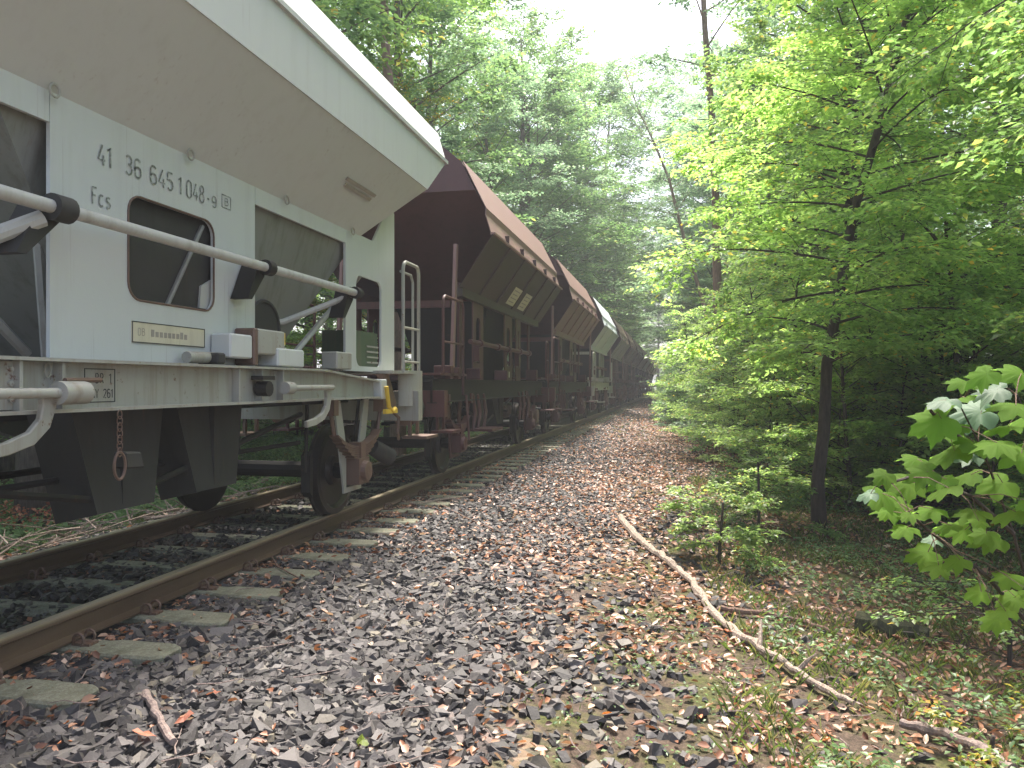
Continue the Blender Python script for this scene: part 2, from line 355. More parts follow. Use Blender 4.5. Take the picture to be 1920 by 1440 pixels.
def keep_gravel(p, right=0.0, soft=0.5):
    """thin out stones towards the path's right-hand side (bare soil)"""
    soilness = np.interp(p[:, 0]+0.35*np.sin(p[:, 1]*1.1)+0.25*np.sin(p[:, 1]*2.7+p[:, 0]*3), [-1.75, -0.95, 0.1], [0, 0.80, 0.985])
    near = np.interp(p[:, 1], [5, 9, 14], [1, 0.88, 0.75])
    return p[rng.uniform(0, 1, len(p)) > soilness*near]
parts = []
for (n, x0, x1, y0, y1, lo, hi) in ((22000, -3.45, 1.2, 2.2, 6.5, 0.026, 0.135), (16000, -3.45, 1.0, 6.5, 12, 0.04, 0.10), (13000, -3.45, 0.8, 12, 22, 0.045, 0.09), (9000, -3.4, 0.6, 22, 48, 0.06, 0.11)):
    p = keep_gravel(clear_of_sleepers(scatter(n, x0, x1, y0, y1, 0.008)))
    p[:, 2] += rng.uniform(-0.008, 0.012, len(p))
    L = lo+(hi-lo)*rng.beta(1.4, 3.0, len(p))
    parts.append(stones(p, L))
def join(parts):
    off = 0; Vs = []; Fs = []
    for v, f in parts: Vs.append(v); Fs.append(f+off); off += len(v)
    return np.concatenate(Vs), np.concatenate(Fs)
v, f = join(parts)
tag(link('track_ballast', np_mesh('track_ballast', v, f, True), M['stone']), 'grey purple slate ballast stones beside the near rail', 'ballast', kind='stuff')
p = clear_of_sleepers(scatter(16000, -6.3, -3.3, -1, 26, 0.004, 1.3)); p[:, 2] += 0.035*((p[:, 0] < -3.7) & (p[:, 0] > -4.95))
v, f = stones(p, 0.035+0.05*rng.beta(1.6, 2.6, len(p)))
tag(link('dark_ballast', np_mesh('dark_ballast', v, f, True), M['stone_dark']), 'dark ballast between the two rails under the train', 'ballast', kind='stuff')

def leaf_geo(c, d, nrm, L, W, fold=0.25, curl=0.0, six=False):
    """leaf blades: c base (n,3), d axis, nrm normal"""
    d = d/np.linalg.norm(d, axis=1, keepdims=True)
    s_ = np.cross(nrm, d); s_ /= np.maximum(np.linalg.norm(s_, axis=1, keepdims=True), 1e-6)
    u = np.cross(d, s_)
    L = L[:, None]; W = W[:, None]; n = len(c)
    if not six:
        P = np.stack([c, c+d*L*0.45-s_*W*0.5+u*W*fold, c+d*L+u*L*curl, c+d*L*0.45+s_*W*0.5+u*W*fold], 1)
        F = np.array([(0, 1, 2), (0, 2, 3)])
    else:
        P = np.stack([c, c+d*L*0.3-s_*W*0.45+u*W*fold, c+d*L*0.68-s_*W*0.38+u*(W*fold+L*curl*0.5), c+d*L+u*L*curl,
                      c+d*L*0.68+s_*W*0.38+u*(W*fold+L*curl*0.5), c+d*L*0.3+s_*W*0.45+u*W*fold, c+d*L*0.5+u*L*curl*0.25], 1)
        F = np.array([(0, 1, 2, 6), (6, 2, 3, 3), (6, 3, 4, 4), (0, 6, 4, 5)])
        k = P.shape[1]
        idx = np.arange(n)[:, None, None]*k
        quads = (idx+np.array([(0, 1, 2, 6), (0, 6, 4, 5)])[None]).reshape(-1, 4)
        tris = (idx+np.array([(6, 2, 3), (6, 3, 4)])[None]).reshape(-1, 3)
        return P.reshape(-1, 3), [quads, tris]
    F = (np.arange(n)[:, None, None]*4+F[None]).reshape(-1, 3)
    return P.reshape(-1, 3), [F]
def joinl(parts):
    off = 0; Vs = []; by = {}
    for v, fl in parts:
        Vs.append(v)
        for f in fl: by.setdefault(f.shape[1], []).append(f+off)
        off += len(v)
    return np.concatenate(Vs), [np.concatenate(x) for x in by.values()]
def unit(a): return a/np.maximum(np.linalg.norm(a, axis=-1, keepdims=True), 1e-6)
def litter(p, lo, hi, tilt=0.5, six=False):
    n = len(p); az = rng.uniform(0, 2*np.pi, n)
    d = np.stack([np.cos(az), np.sin(az), rng.normal(0, tilt*0.5, n)], -1)
    nr = unit(np.stack([rng.normal(0, tilt, n), rng.normal(0, tilt, n), np.ones(n)], -1))
    L = rng.uniform(lo, hi, n)
    return leaf_geo(p, d, nr, L, L*rng.uniform(0.4, 0.75, n), 0.28, 0.15, six)
def litter_density(p):
    x, y = p[:, 0], p[:, 1]
    base = np.interp(x, [-3.4, -3.2, -2.5, -1.6, -0.9, -0.3, 0.5, 1.5], [1.0, 0.8, 0.16, 0.25, 0.5, 0.85, 1, 0.9])
    base = np.where((y > 7) & (x < 0.3), np.maximum(base, np.interp(x, [-3, -2.3, -1.5, -0.8], [0.35, 0.45, 0.85, 1.0])), base)
    clump = 0.5+0.5*np.sin(x*4.1+np.sin(y*2.3)*1.5)*np.sin(y*3.3+x)
    bare = (x > -0.8) & (x < 0.25) & (y < 4.9)
    base = np.where(bare, base*0.3, base)
    return p[rng.uniform(0, 1, len(p)) < base*(0.35+0.65*clump)]
lp = []
for (n, x0, x1, y0, y1, lo, hi, six) in ((15000, -3.45, 4.5, 2.2, 7, 0.035, 0.075, True), (26000, -3.45, 5, 7, 15, 0.04, 0.08, False), (27000, -3.45, 4, 15, 34, 0.05, 0.095, False), (13000, -3.3, 3, 34, 75, 0.08, 0.15, False)):
    p = litter_density(scatter(n, x0, x1, y0, y1, 0.022))
    lp.append(litter(p, lo, hi, 0.5, six))
p = scatter(3600, -5.85, -3.3, 1, 18, 0.02, 1.2); lp.append(litter(p[rng.uniform(0, 1, len(p)) < 0.55+0.45*np.sin(p[:, 1]*2+p[:, 0])], 0.035, 0.07))
p = np.concatenate([scatter(900, -3.47, -3.28, 1.5, 16, 0.03)]); lp.append(litter(p, 0.03, 0.06))
p = scatter(14000, -16, -5.9, -4, 40, 0.015); lp.append(litter(p, 0.05, 0.10))
p = scatter(12000, 1, 16, 5, 40, 0.015); lp.append(litter(p, 0.05, 0.09))
v, f = joinl(lp)
tag(link('leaf_litter', np_mesh('leaf_litter', v, f), M['litter']), 'dry tan and orange fallen leaves covering path and ballast', 'fallen leaves', kind='stuff')
# grass + herbs on the forest verge
def blades(p, lo, hi):
    n = len(p); az = rng.uniform(0, 2*np.pi, n); lean = rng.uniform(0.1, 0.8, n)
    d = unit(np.stack([np.cos(az)*lean, np.sin(az)*lean, np.ones(n)], -1))
    nr = unit(np.stack([np.cos(az), np.sin(az), -lean], -1)); L = rng.uniform(lo, hi, n)
    return leaf_geo(p, d, nr, L, np.full(n, 0.006)+L*0.02, 0.1, 0.25)
def patchy(p, thr, s=1.0):
    q = np.sin(p[:, 0]*2.3*s+1.7)*np.sin(p[:, 1]*1.9*s)+0.6*np.sin(p[:, 0]*5.1*s+p[:, 1]*4.3*s)
    return p[q > thr+rng.normal(0, 0.35, len(p))]
gp = [blades(patchy(scatter(26000, 0.25, 5, 3, 15), -0.2), 0.04, 0.15), blades(patchy(scatter(2600, -0.9, 0.5, 2.6, 6), 0.5, 1.4), 0.015, 0.05),
      blades(patchy(scatter(5000, -2.4, -0.2, 22, 45), 1.1, 1.4), 0.05, 0.16), blades(patchy(scatter(16000, -18, -6.6, -4, 30), -0.4), 0.08, 0.25)]
v, f = joinl(gp)
tag(link('grass', np_mesh('grass', v, f), M['grass']), 'thin green and dry grass growing on the forest verge', 'grass', kind='stuff')
def herbs(p, stemh, nleaf, L):
    n = len(p); C = []; D = []; N = []
    for k in range(nleaf):
        az = rng.uniform(0, 2*np.pi, n); r_ = rng.uniform(0.0, 0.08, n); h = rng.uniform(0.2, 1, n)*stemh
        C.append(p+np.stack([np.cos(az)*r_, np.sin(az)*r_, h], -1)); D.append(np.stack([np.cos(az), np.sin(az), rng.normal(-0.1, 0.3, n)], -1))
        N.append(unit(np.stack([rng.normal(0, 0.3, n), rng.normal(0, 0.3, n), np.ones(n)], -1)))
    C = np.concatenate(C); l_ = rng.uniform(0.6, 1.2, len(C))*L
    return leaf_geo(C, np.concatenate(D), np.concatenate(N), l_, l_*0.6, 0.15, -0.1)
hp = [herbs(patchy(scatter(3600, 0.6, 6, 3.2, 16), 0.15, 0.7), 0.16, 9, 0.05), herbs(patchy(scatter(15000, -20, -7.4, -6, 40), -0.7, 0.6), 0.3, 9, 0.10),
      herbs(scatter(160, -0.6, 0.8, 3.0, 6), 0.04, 6, 0.03), herbs(patchy(scatter(2500, 1.2, 12, 12, 40), 0.0, 0.7), 0.3, 9, 0.09)]
v, f = joinl(hp)
tag(link('herb_layer', np_mesh('herb_layer', v, f), M['herb']), 'low leafy herbs covering the shaded forest floor', 'ground cover', kind='stuff')
# thin dark twigs scattered over the ballast
tw = MB()
for k in range(150):
    x = random.uniform(-3.3, 1.8); y = random.uniform(2.6, 11); a = random.uniform(0, 6.28); l = random.uniform(0.08, 0.35)
    pts = [(x+math.cos(a)*l*q+random.uniform(-.01, .01), y+math.sin(a)*l*q+random.uniform(-.015, .015), float(ground_h(x, y))+0.045+random.uniform(0, .02)) for q in (0, .35, .7, 1)]
    tw.tube(pts, [0.004, 0.0035, 0.003, 0.0015], 4)
tag(tw.build('twig_litter', M['wood_grey']), 'thin broken twigs scattered over the stones', 'twigs', kind='stuff')

# ------------------------------------------------------------------ track
track = tag(empty('railway_track', (CX, 0, 0)), 'single railway track of rusty rails on mossy sleepers running under the train', 'railway track')
rp = [(-0.036, 0), (-0.036, -0.030), (-0.009, -0.046), (-0.009, -0.135), (-0.07, -0.150), (-0.07, -0.160), (0.07, -0.160), (0.07, -0.150), (0.009, -0.135), (0.009, -0.046), (0.036, -0.030), (0.036, 0), (0.028, 0.0045), (-0.028, 0.0045)]
for xo in (0.75, -0.75):
    MB().prism([(x+xo, z) for x, z in rp], 'y', -8, 160).build('rail', M['rail'], track, bevel=0)
def sleeper_mesh():
    mb = MB(); hw = 0.125
    out = [(-1.46, -hw*0.7), (-1.40, -hw), (-1.05, -hw), (-0.98, -hw*0.78), (-0.52, -hw*0.78), (-0.4, -hw*0.8), (0.4, -hw*0.8), (0.52, -hw*0.78), (0.98, -hw*0.78), (1.05, -hw), (1.40, -hw), (1.46, -hw*0.7)]
    poly = out+[(x, -y) for x, y in reversed(out)]
    n = len(poly); vs = [(x*1.0, y*1.25, -0.30) for x, y in poly]+[(x, y, -0.172 if abs(x) > 0.5 else -0.19) for x, y in poly]
    mb.add(vs, [tuple(range(n-1, -1, -1)), tuple(range(n, 2*n))]+[(i, (i+1) % n, n+(i+1) % n, n+i) for i in range(n)])
    return mb
sl0 = sleeper_mesh().build('sleeper', M['sleeper'], track, bevel=0.012)
clip = MB()
for sg in (-1, 1):
    clip.tube([(0.0, 0.035*sg, 0.0)]+[(0.045+0.035*math.cos(a), 0.045*sg+0.0*a, 0.03+0.035*math.sin(a)) for a in np.linspace(3.4, -1.2, 8)]+[(0.09, 0.02*sg, -0.005)], 0.009, 6)
    clip.box(-0.01, 0.11, 0.02*sg-0.018, 0.02*sg+0.018, -0.02, 0.006)
clip0 = None; ns = 0
for k in range(-8, 240):
    y = 3.29+0.62*k
    if y > 148: break
    if k == -8: o = sl0
    else:
        o = sl0.copy(); COL.objects.link(o)
    o.parent = track; o.location = (random.uniform(-.015, .015), y, random.uniform(-.004, .004)); o.rotation_euler.z = random.uniform(-.012, .012)
    if -3 <= k <= 16:
        for (xc, sg) in ((0.83, 1), (0.67, -1), (-0.67, 1)):
            if clip0 is None:
                clip0 = clip.build('rail_clip', M['rusty'], o, smooth=True); cc = clip0
            else:
                cc = clip0.copy(); COL.objects.link(cc)
            cc.parent = o; cc.location = (xc, 0, -0.163); cc.rotation_euler.z = 0 if sg > 0 else math.pi

# ------------------------------------------------------------------ wagons
def _arc(cx, cy_, rx, ry, a0, a1, n=7):
    return [(cx+rx*math.cos(R(a0+(a1-a0)*k/n)), cy_+ry*math.sin(R(a0+(a1-a0)*k/n))) for k in range(n+1)]
_O = _arc(.25, .78, .2, .17, 0, 180)+_arc(.25, .22, .2, .17, 180, 360)
GL = {'0': [_O+[_O[0]]], '1': [[(.02, .78), (.22, .95), (.22, .05)]], '2': [_arc(.25, .75, .2, .2, 170, -20)+[(.05, .05), (.45, .05)]],
 '3': [_arc(.24, .74, .19, .21, 150, -75)+[(.2, .53)], [(.2, .53)]+_arc(.24, .29, .21, .24, 80, -150)],
 '4': [[(.3, .95), (.03, .28), (.48, .28)], [(.36, .5), (.36, .05)]], '5': [[(.42, .95), (.08, .95), (.06, .54)]+_arc(.24, .32, .21, .27, 110, -140)],
 '6': [_arc(.25, .74, .2, .21, 30, 180)+_arc(.25, .27, .2, .22, 180, 360)+_arc(.25, .40, .2, .16, 0, 180)], '8': [_arc(.25, .75, .17, .2, 270, 630, 12), _arc(.25, .29, .21, .25, 90, 450, 12)],
 '9': [_arc(.25, .26, .2, .21, 210, 360)+_arc(.25, .73, .2, .22, 0, 180)+_arc(.25, .60, .2, .16, 180, 360)], 'F': [[(.42, .95), (.08, .95), (.08, .05)], [(.08, .52), (.36, .52)]],
 'c': [_arc(.25, .5, .18, .14, 40, 180)+_arc(.25, .2, .18, .15, 180, 320)], 's': [_arc(.24, .50, .16, .13, 30, 250)+_arc(.24, .2, .17, .15, 70, -150)], '-': [[(.1, .5), (.35, .5)]],
 'B': [[(.08, .05), (.08, .95), (.25, .95)]+_arc(.25, .75, .16, .2, 90, -90)+[(.08, .55)], [(.25, .55)]+_arc(.25, .3, .2, .25, 90, -90)+[(.08, .05)]],
 'R': [[(.08, .05), (.08, .95), (.25, .95)]+_arc(.25, .73, .17, .22, 90, -90)+[(.08, .51)], [(.25, .51), (.45, .05)]], 'D': [[(.08, .05), (.08, .95), (.2, .95)]+_arc(.2, .72, .25, .23, 90, 0)+_arc(.2, .28, .25, .23, 0, -90)+[(.08, .05)]],
 'M': [[(.05, .05), (.05, .95), (.27, .4), (.49, .95), (.49, .05)]], 'A': [[(.03, .05), (.25, .95), (.47, .05)], [(.11, .35), (.39, .35)]], 'Y': [[(.03, .95), (.25, .5), (.47, .95)], [(.25, .5), (.25, .05)]], ' ': []}
def txt(s, y0, y1, z0, z1, x, m, parent, name='lettering', sw=0.05):
    """flat stroked lettering in the style of railway stencils, fitted into the box"""
    mb = MB(); adv = 0.60; tot = adv*(len(s)-1)+(0.5 if s != '-' else 0.4); lay = 0
    wpx = (y1-y0)/tot; hgt = z1-z0; st = sw*hgt*1.05
    for i_, ch in enumerate(s):
        for poly in GL[ch]:
            P = [(y0+(i_*adv+a)*wpx, z0+b_*hgt) for a, b_ in poly]
            n = len(P); Lp = []; Rp = []
            for k in range(n):
                a = P[max(k-1, 0)]; b_ = P[min(k+1, n-1)]; dx, dy = b_[0]-a[0], b_[1]-a[1]; l_ = math.hypot(dx, dy) or 1
                nx_, ny_ = -dy/l_*st, dx/l_*st; Lp.append((x+lay, P[k][0]+nx_, P[k][1]+ny_)); Rp.append((x+lay, P[k][0]-nx_, P[k][1]-ny_))
            mb.add(Lp+Rp, [(k, k+1, n+k+1, n+k) for k in range(n-1)]); lay += 0.00004
    return mb.build(name, m, parent)
def rrect(y0, y1, z0, z1, r, n=5):
    out = []
    for (cy_, cz, a0) in ((y1-r, z0+r, -90), (y1-r, z1-r, 0), (y0+r, z1-r, 90), (y0+r, z0+r, 180)):
        for k in range(n+1):
            a = R(a0+90*k/n); out.append((cy_+r*math.cos(a), cz+r*math.sin(a)))
    return out
def plate_with_hole(mb, x0, x1, outer, hole):
    """outer rectangle (y0,y1,z0,z1) and hole polygon (4 corner arcs of n+1 pts ccw from bottom right)"""
    y0, y1, z0, z1 = outer; k = len(hole)//4
    oc = [(y1, z0), (y1, z1), (y0, z1), (y0, z0)]
    for x, flip in ((x0, True), (x1, False)):
        base = len(mb.v); vs = [(x, y, z) for y, z in hole]+[(x, y, z) for y, z in oc]; fs = []
        n = len(hole)
        for q in range(4):
            for j in range(k-1): fs.append((q*k+j, 4*k+q, q*k+j+1))
            a = q*k+k-1; b_ = ((q+1) % 4)*k
            fs.append((a, 4*k+q, 4*k+(q+1) % 4, b_))
        mb.add(vs, fs)
    n = len(hole)
    mb.add([(x0, y, z) for y, z in hole]+[(x1, y, z) for y, z in hole], [(i, (i+1) % n, n+(i+1) % n, n+i) for i in range(n)])
    mb.add([(x0, y, z) for y, z in oc]+[(x1, y, z) for y, z in oc], [(i, (i+1) % 4, 4+(i+1) % 4, 4+i) for i in range(4)])
def loft(mb, rows, s0, s1):
    """rows: (w, z, inset_front, inset_back) top to bottom -> closed body"""
    n = len(rows); vs = []
    for (w_, z, i0, i1) in rows:
        vs += [(w_, s0+i0, z), (w_, s1-i1, z), (-w_, s1-i1, z), (-w_, s0+i0, z)]
    fs = [(0, 3, 2, 1)]
    for r_ in range(n-1):
        for k in range(4): fs.append((r_*4+k, r_*4+(k+1) % 4, (r_+1)*4+(k+1) % 4, (r_+1)*4+k))
    fs.append(tuple((n-1)*4+k for k in range(4)))
    mb.add(vs, fs)

def side_sheet(mb, rows, s0, s1, sg, th=0.012):
    n = len(rows); vs = []
    for (w_, z, i0, i1) in rows: vs += [(sg*w_, s0+i0, z), (sg*w_, s1-i1, z)]
    for (w_, z, i0, i1) in rows: vs += [(sg*(w_-th), s0+i0, z), (sg*(w_-th), s1-i1, z)]
    fs = []
    for k in range(n-1):
        fs.append((2*k, 2*k+1, 2*k+3, 2*k+2)); o_ = 2*n; fs.append((o_+2*k, o_+2*k+2, o_+2*k+3, o_+2*k+1))
        fs.append((2*k, 2*k+2, o_+2*k+2, o_+2*k)); fs.append((2*k+1, o_+2*k+1, o_+2*k+3, 2*k+3))
    fs += [(0, 2*n, 2*n+1, 1), (2*n-2, 2*n-1, 4*n-1, 4*n-2)]
    mb.add(vs, fs)

def wagon(k, label, body, side, lower, frame, kind='red', detail=2, plates=None):
    y0 = -0.14+9.64*(k-1)
    root = tag(empty('hopper_wagon', (CX, y0, 0)), label, 'freight wagon', 'hopper wagons of the passing freight train')
    if kind == 'white':
        s0, s1 = 2.0, 9.24
        rows = [(0.35, 4.62, .05, .05), (1.42, 4.46, 0, 0), (1.52, 4.10, 0, 0), (1.52, 3.59, .72, .72), (0.96, 2.97, 1.3, 1.3), (0.50, 1.35, 2.7, 2.7)]
        core = rows[:5]; fun = [(0.95, 2.985, 1.29, 1.29), (0.50, 1.35, 2.7, 2.7)]
    else:
        s0, s1 = 2.15, 9.42
        rows = [(0.30, 5.46, .02, .02), (1.02, 4.88, 0, 0), (1.40, 4.12, 0, 0), (1.51, 3.71, 0, 0), (0.96, 2.90, 0, 0)]
        core = [(0.30, 5.46, .02, .02), (1.00, 4.87, .02, .02), (1.22, 4.42, .03, .03), (1.37, 4.10, .45, .45), (1.47, 3.71, 1.0, 1.0), (0.93, 2.90, 2.1, 2.1)]; fun = [(0.92, 2.905, 2.12, 2.12), (0.50, 1.35, 2.6, 2.6)]
    mb = MB(); loft(mb, core, s0, s1); mb.build('hopper_body', body if kind == 'white' else M['red_dark'], root)
    mb = MB(); loft(mb, fun, s0, s1); mb.build('funnel', M['funnel'] if kind == 'white' else M['black'], root)
    # side skins: upper and lower plates as separate sheets
    for sg in (1, -1):
        if kind == 'white':
            mb = MB(); side_sheet(mb, [(w_+0.012, z, a, b_) for w_, z, a, b_ in rows[2:4]], s0, s1, sg); mb.build('side_plate', side, root)
            mb = MB(); mb.box(*sorted((sg*1.515, sg*1.56)), s0, s1, 4.075, 4.115); mb.build('top_rim', side, root)
            mb = MB(); side_sheet(mb, [(1.432, 4.46, 0, 0), (1.530, 4.115, 0, 0)], s0, s1, sg); mb.build('roof_edge_plate', M['white_lit'], root)
        else:
            mb = MB(); side_sheet(mb, [(w_+0.010, z, a, b_) for w_, z, a, b_ in rows[1:3]], s0, s1, sg); mb.build('roof_plate', body, root)
            # recessed middle band and its ledge
            mb = MB(); side_sheet(mb, [(1.408, 4.12, 0, 0), (1.40, 4.02, .0, .0), (1.49, 3.725, 0, 0)], s0, s1, sg); mb.build('side_plate', side, root)
            mb = MB(); side_sheet(mb, [(1.52, 3.71, 0, 0), (0.97, 2.90, 0, 0)], s0, s1, sg); mb.build('slope_plate', lower, root)
            mb = MB(); mb.box(*sorted((sg*1.47, sg*1.55)), s0, s1, 3.70, 3.735); mb.build('ledge', side, root)
            if detail >= 1:
                for s_ in np.linspace(s0+1.2, s1-0.9, 5 if detail > 1 else 3):
                    mb = MB()
                    d = Vector((sg*(0.97-1.52), 0, 2.90-3.71)); nn = Vector((sg*abs(d.z), 0, -abs(d.x))).normalized()
                    a = Vector((sg*1.52, s_, 3.70)); b2 = Vector((sg*0.97, s_, 2.90)); hw = Vector((0, 0.015, 0))
                    mb.add([a-hw, a+hw, b2+hw, b2-hw]+[q+nn*0.03 for q in (a-hw, a+hw, b2+hw, b2-hw)], [(0,1,2,3),(7,6,5,4),(0,4,5,1),(1,5,6,2),(2,6,7,3),(3,7,4,0)])
                    mb.box(*sorted((sg*1.40, sg*1.515)), s_-0.006, s_+0.006, 3.735, 3.9)
                    mb.build('rib', lower, root)
            mb = MB(); mb.box(*sorted((sg*0.90, sg*1.0)), s0+0.1, s1-0.35, 2.76, 2.90); mb.build('hopper_edge_beam', lower, root)
    # frame: sills
    for sg in (1, -1):
        X0, X1 = sorted((sg*1.03, sg*1.13)); fm = MB()
        if kind == 'white':
            fm.prism([(0.9, 1.38), (2.3, 1.485), (6.7, 1.485), (8.02, 1.385), (8.02, 1.22), (6.7, 1.23), (2.3, 1.23), (0.9, 1.22)], 'x', *sorted((sg*1.06, sg*1.08)))
            # flanges
            for (pa, pb) in (((2.3, 1.485), (6.7, 1.485)), ((6.7, 1.485), (8.04, 1.385)), ((0.9, 1.385), (2.3, 1.485)), ((0.9, 1.215), (8.04, 1.215))):
                fm.prism([pa, pb, (pb[0], pb[1]+0.018), (pa[0], pa[1]+0.018)], 'x', *sorted((sg*0.98, sg*1.16)))
            for s_ in (3.35, 3.62, 5.3, 5.62, 5.95): fm.box(*sorted((sg*1.08, sg*1.14)), s_-0.01, s_+0.01, 1.235, 1.483)
        else:
            fm.box(*sorted((sg*1.05, sg*1.08)), 0.45, 9.2, 1.12, 1.42)
            fm.box(*sorted((sg*1.0, sg*1.14)), 0.45, 9.2, 1.42, 1.435); fm.box(*sorted((sg*1.0, sg*1.14)), 0.45, 9.2, 1.105, 1.12)
        fm.build('side_sill', frame if kind == 'white' or frame == M['white_dirty'] else M['black'], root, bevel=0)
    for (a, b_) in ((0.45, 0.60), (9.02, 9.17)):
        MB().box(-1.25, 1.25, a, b_, 0.92, 1.28).build('buffer_beam', frame if kind != 'white' else M['white_dirty'], root)
    mb = MB()
    for s_ in (1.1, 3.0, 6.6, 8.4): mb.box(-1.0, 1.0, s_-0.06, s_+0.06, 1.18, 1.4)
    for x in (-0.3, 0.3): mb.box(x-0.05, x+0.05, 0.6, 9.0, 1.14, 1.38)
    mb.build('underframe', M['black'], root)
    # deck platform at both ends
    for (a, b_) in ((0.45, 1.75), (8.3, 9.1)):
        MB().box(-1.2, 1.2, a, b_, 1.487, 1.52).build('platform', frame, root)
    # wheels and axles, axle boxes, guards, springs
    for ax_ in (1.79, 7.65):
        mb = MB(); mb.tube([(-0.99, ax_, 0.462), (0.99, ax_, 0.462)], 0.085, 10); mb.build('axle', M['black'], root)
        for sg in (1, -1):
            prof = [(-0.065, 0.10), (-0.065, 0.36), (-0.060, 0.40), (-0.045, 0.487), (-0.02, 0.487), (-0.012, 0.463), (0.062, 0.457), (0.065, 0.40), (0.02, 0.36), (0.0, 0.16), (0.05, 0.14), (0.05, 0.09)]
            mb = MB(); mb.lathe_x([(sg*x, r_) for x, r_ in prof], sg*0.76, ax_, 0.463, 32); mb.build('wheel', M['wheel'], root, smooth=True)
            if detail >= 1:
                gm = M['white_dirty'] if kind == 'white' else frame
                g = MB(); xx = sorted((sg*0.98, sg*1.0))
                for q in (-1, 1):
                    g.prism([(ax_+q*0.16, 0.30), (ax_+q*0.22, 0.30), (ax_+q*0.44, 1.20), (ax_+q*0.30, 1.20), (ax_+q*0.16, 0.72)][::q], 'x', *xx)
                g.box(*xx, ax_-0.22, ax_+0.22, 0.25, 0.30)
                g.build('axle_guard', gm, root)
                a = MB(); a.box(*sorted((sg*0.94, sg*1.13)), ax_-0.13, ax_+0.13, 0.33, 0.60); a.lathe_x([(0, 0.11), (sg*0.05, 0.10), (sg*0.06, 0.05)], sg*1.13, ax_, 0.463, 14)
                a.build('axle_box', M['rusty'] if kind == 'white' else M['red_dark'], root)
                sp_ = MB()
                for j in range(6):
                    half = 0.56-0.075*j; zz = 0.86-0.022*j
                    pts = [(y, zz-0.16+0.0+0.15*(1-((y-ax_)/0.56)**2)*-1+0.17) for y in np.linspace(ax_-half, ax_+half, 9)]
                    poly = [(y, z) for y, z in pts]+[(y, z-0.017) for y, z in reversed(pts)]
                    sp_.prism(poly, 'x', *sorted((sg*1.0, sg*1.10)))
                sp_.box(*sorted((sg*0.98, sg*1.12)), ax_-0.06, ax_+0.06, 0.56, 0.76)
                for q in (-1, 1):
                    sp_.tube([(sg*1.05, ax_+q*0.56, 0.86), (sg*1.05, ax_+q*0.63, 1.10)], 0.02, 6); sp_.box(*sorted((sg*0.99, sg*1.11)), ax_+q*0.63-0.05, ax_+q*0.63+0.05, 1.06, 1.22)
                sp_.build('leaf_spring', M['rusty'] if kind == 'white' else M['red_dark'], root)
                for q in (-1, 1):
                    bs = MB()
                    bs.prism([(ax_+q*0.50, 0.25), (ax_+q*0.56, 0.30), (ax_+q*0.56, 0.66), (ax_+q*0.50, 0.70)][::q], 'x', *sorted((sg*0.70, sg*0.80)))
                    bs.tube([(sg*0.75, ax_+q*0.56, 0.5), (sg*0.80, ax_+q*0.62, 1.2)], 0.018, 6)
                    bs.build('brake_shoe', M['black'], root)
    # buffers and coupling
    if detail >= 1:
        for (yb, sgn) in ((0.0, -1), (9.64, 1)):
            for sg in (1, -1):
                mb = MB(); base = 0.45 if sgn < 0 else 9.17
                mb.tube([(sg*0.875, base, 1.05), (sg*0.875, yb-sgn*0.22, 1.05)], 0.10, 12); mb.tube([(sg*0.875, yb-sgn*0.24, 1.05), (sg*0.875, yb-sgn*0.05, 1.05)], 0.075, 12)
                mb.tube([(sg*0.875, yb-sgn*0.055, 1.05), (sg*0.875, yb-sgn*0.012, 1.05)], [0.225, 0.215], 20)
                mb.build('buffer', M['black'] if kind != 'white' else M['rusty'], root, smooth=True)
        for (yb, sgn) in ((0.3, -1), (9.3, 1)):
            mb = MB()
            for q in range(3): mb.torus((0, yb+sgn*0.08*q, 0.98-0.08*q), (1, 0, 0) if q % 2 else (0, 0, 1), 0.07, 0.018, 12, 6)
            mb.build('coupling', M['black'], root)
            MB().tube([(0.35, yb-sgn*0.1, 1.0), (0.35, yb+sgn*0.1, 0.9), (0.32, yb+sgn*0.2, 0.6), (0.25, yb+sgn*0.3, 0.62)], 0.022, 6).build('brake_hose', M['black'], root)
        # steps and hand rails at both ends, camera side and far side
        for sg in (1, -1):
            for (yy, q) in ((0.62, 1), (9.15, -1)):
                mb = MB(); xs = sorted((sg*1.05, sg*1.36)); ya, yb2 = sorted((yy-0.25*q*0, yy-0.42*q)) if False else sorted((yy-0.15, yy+0.30))
                mb.prism([(xs[0], 0.70), (xs[1], 0.70), (xs[1], 0.735), (xs[0], 0.735)], 'y', ya, yb2)
                mb.box(*sorted((sg*1.10, sg*1.135)), ya+0.06, ya+0.11, 0.735, 1.20); mb.box(*sorted((sg*1.10, sg*1.135)), yb2-0.11, yb2-0.06, 0.735, 1.20)
                mb.build('step', M['rusty'] if kind == 'white' else frame, root)
            rails = ((8.62, 9.17, 2.80),) if kind == 'white' else ((0.55, 1.55, 2.58), (9.0, 9.35, 2.40))
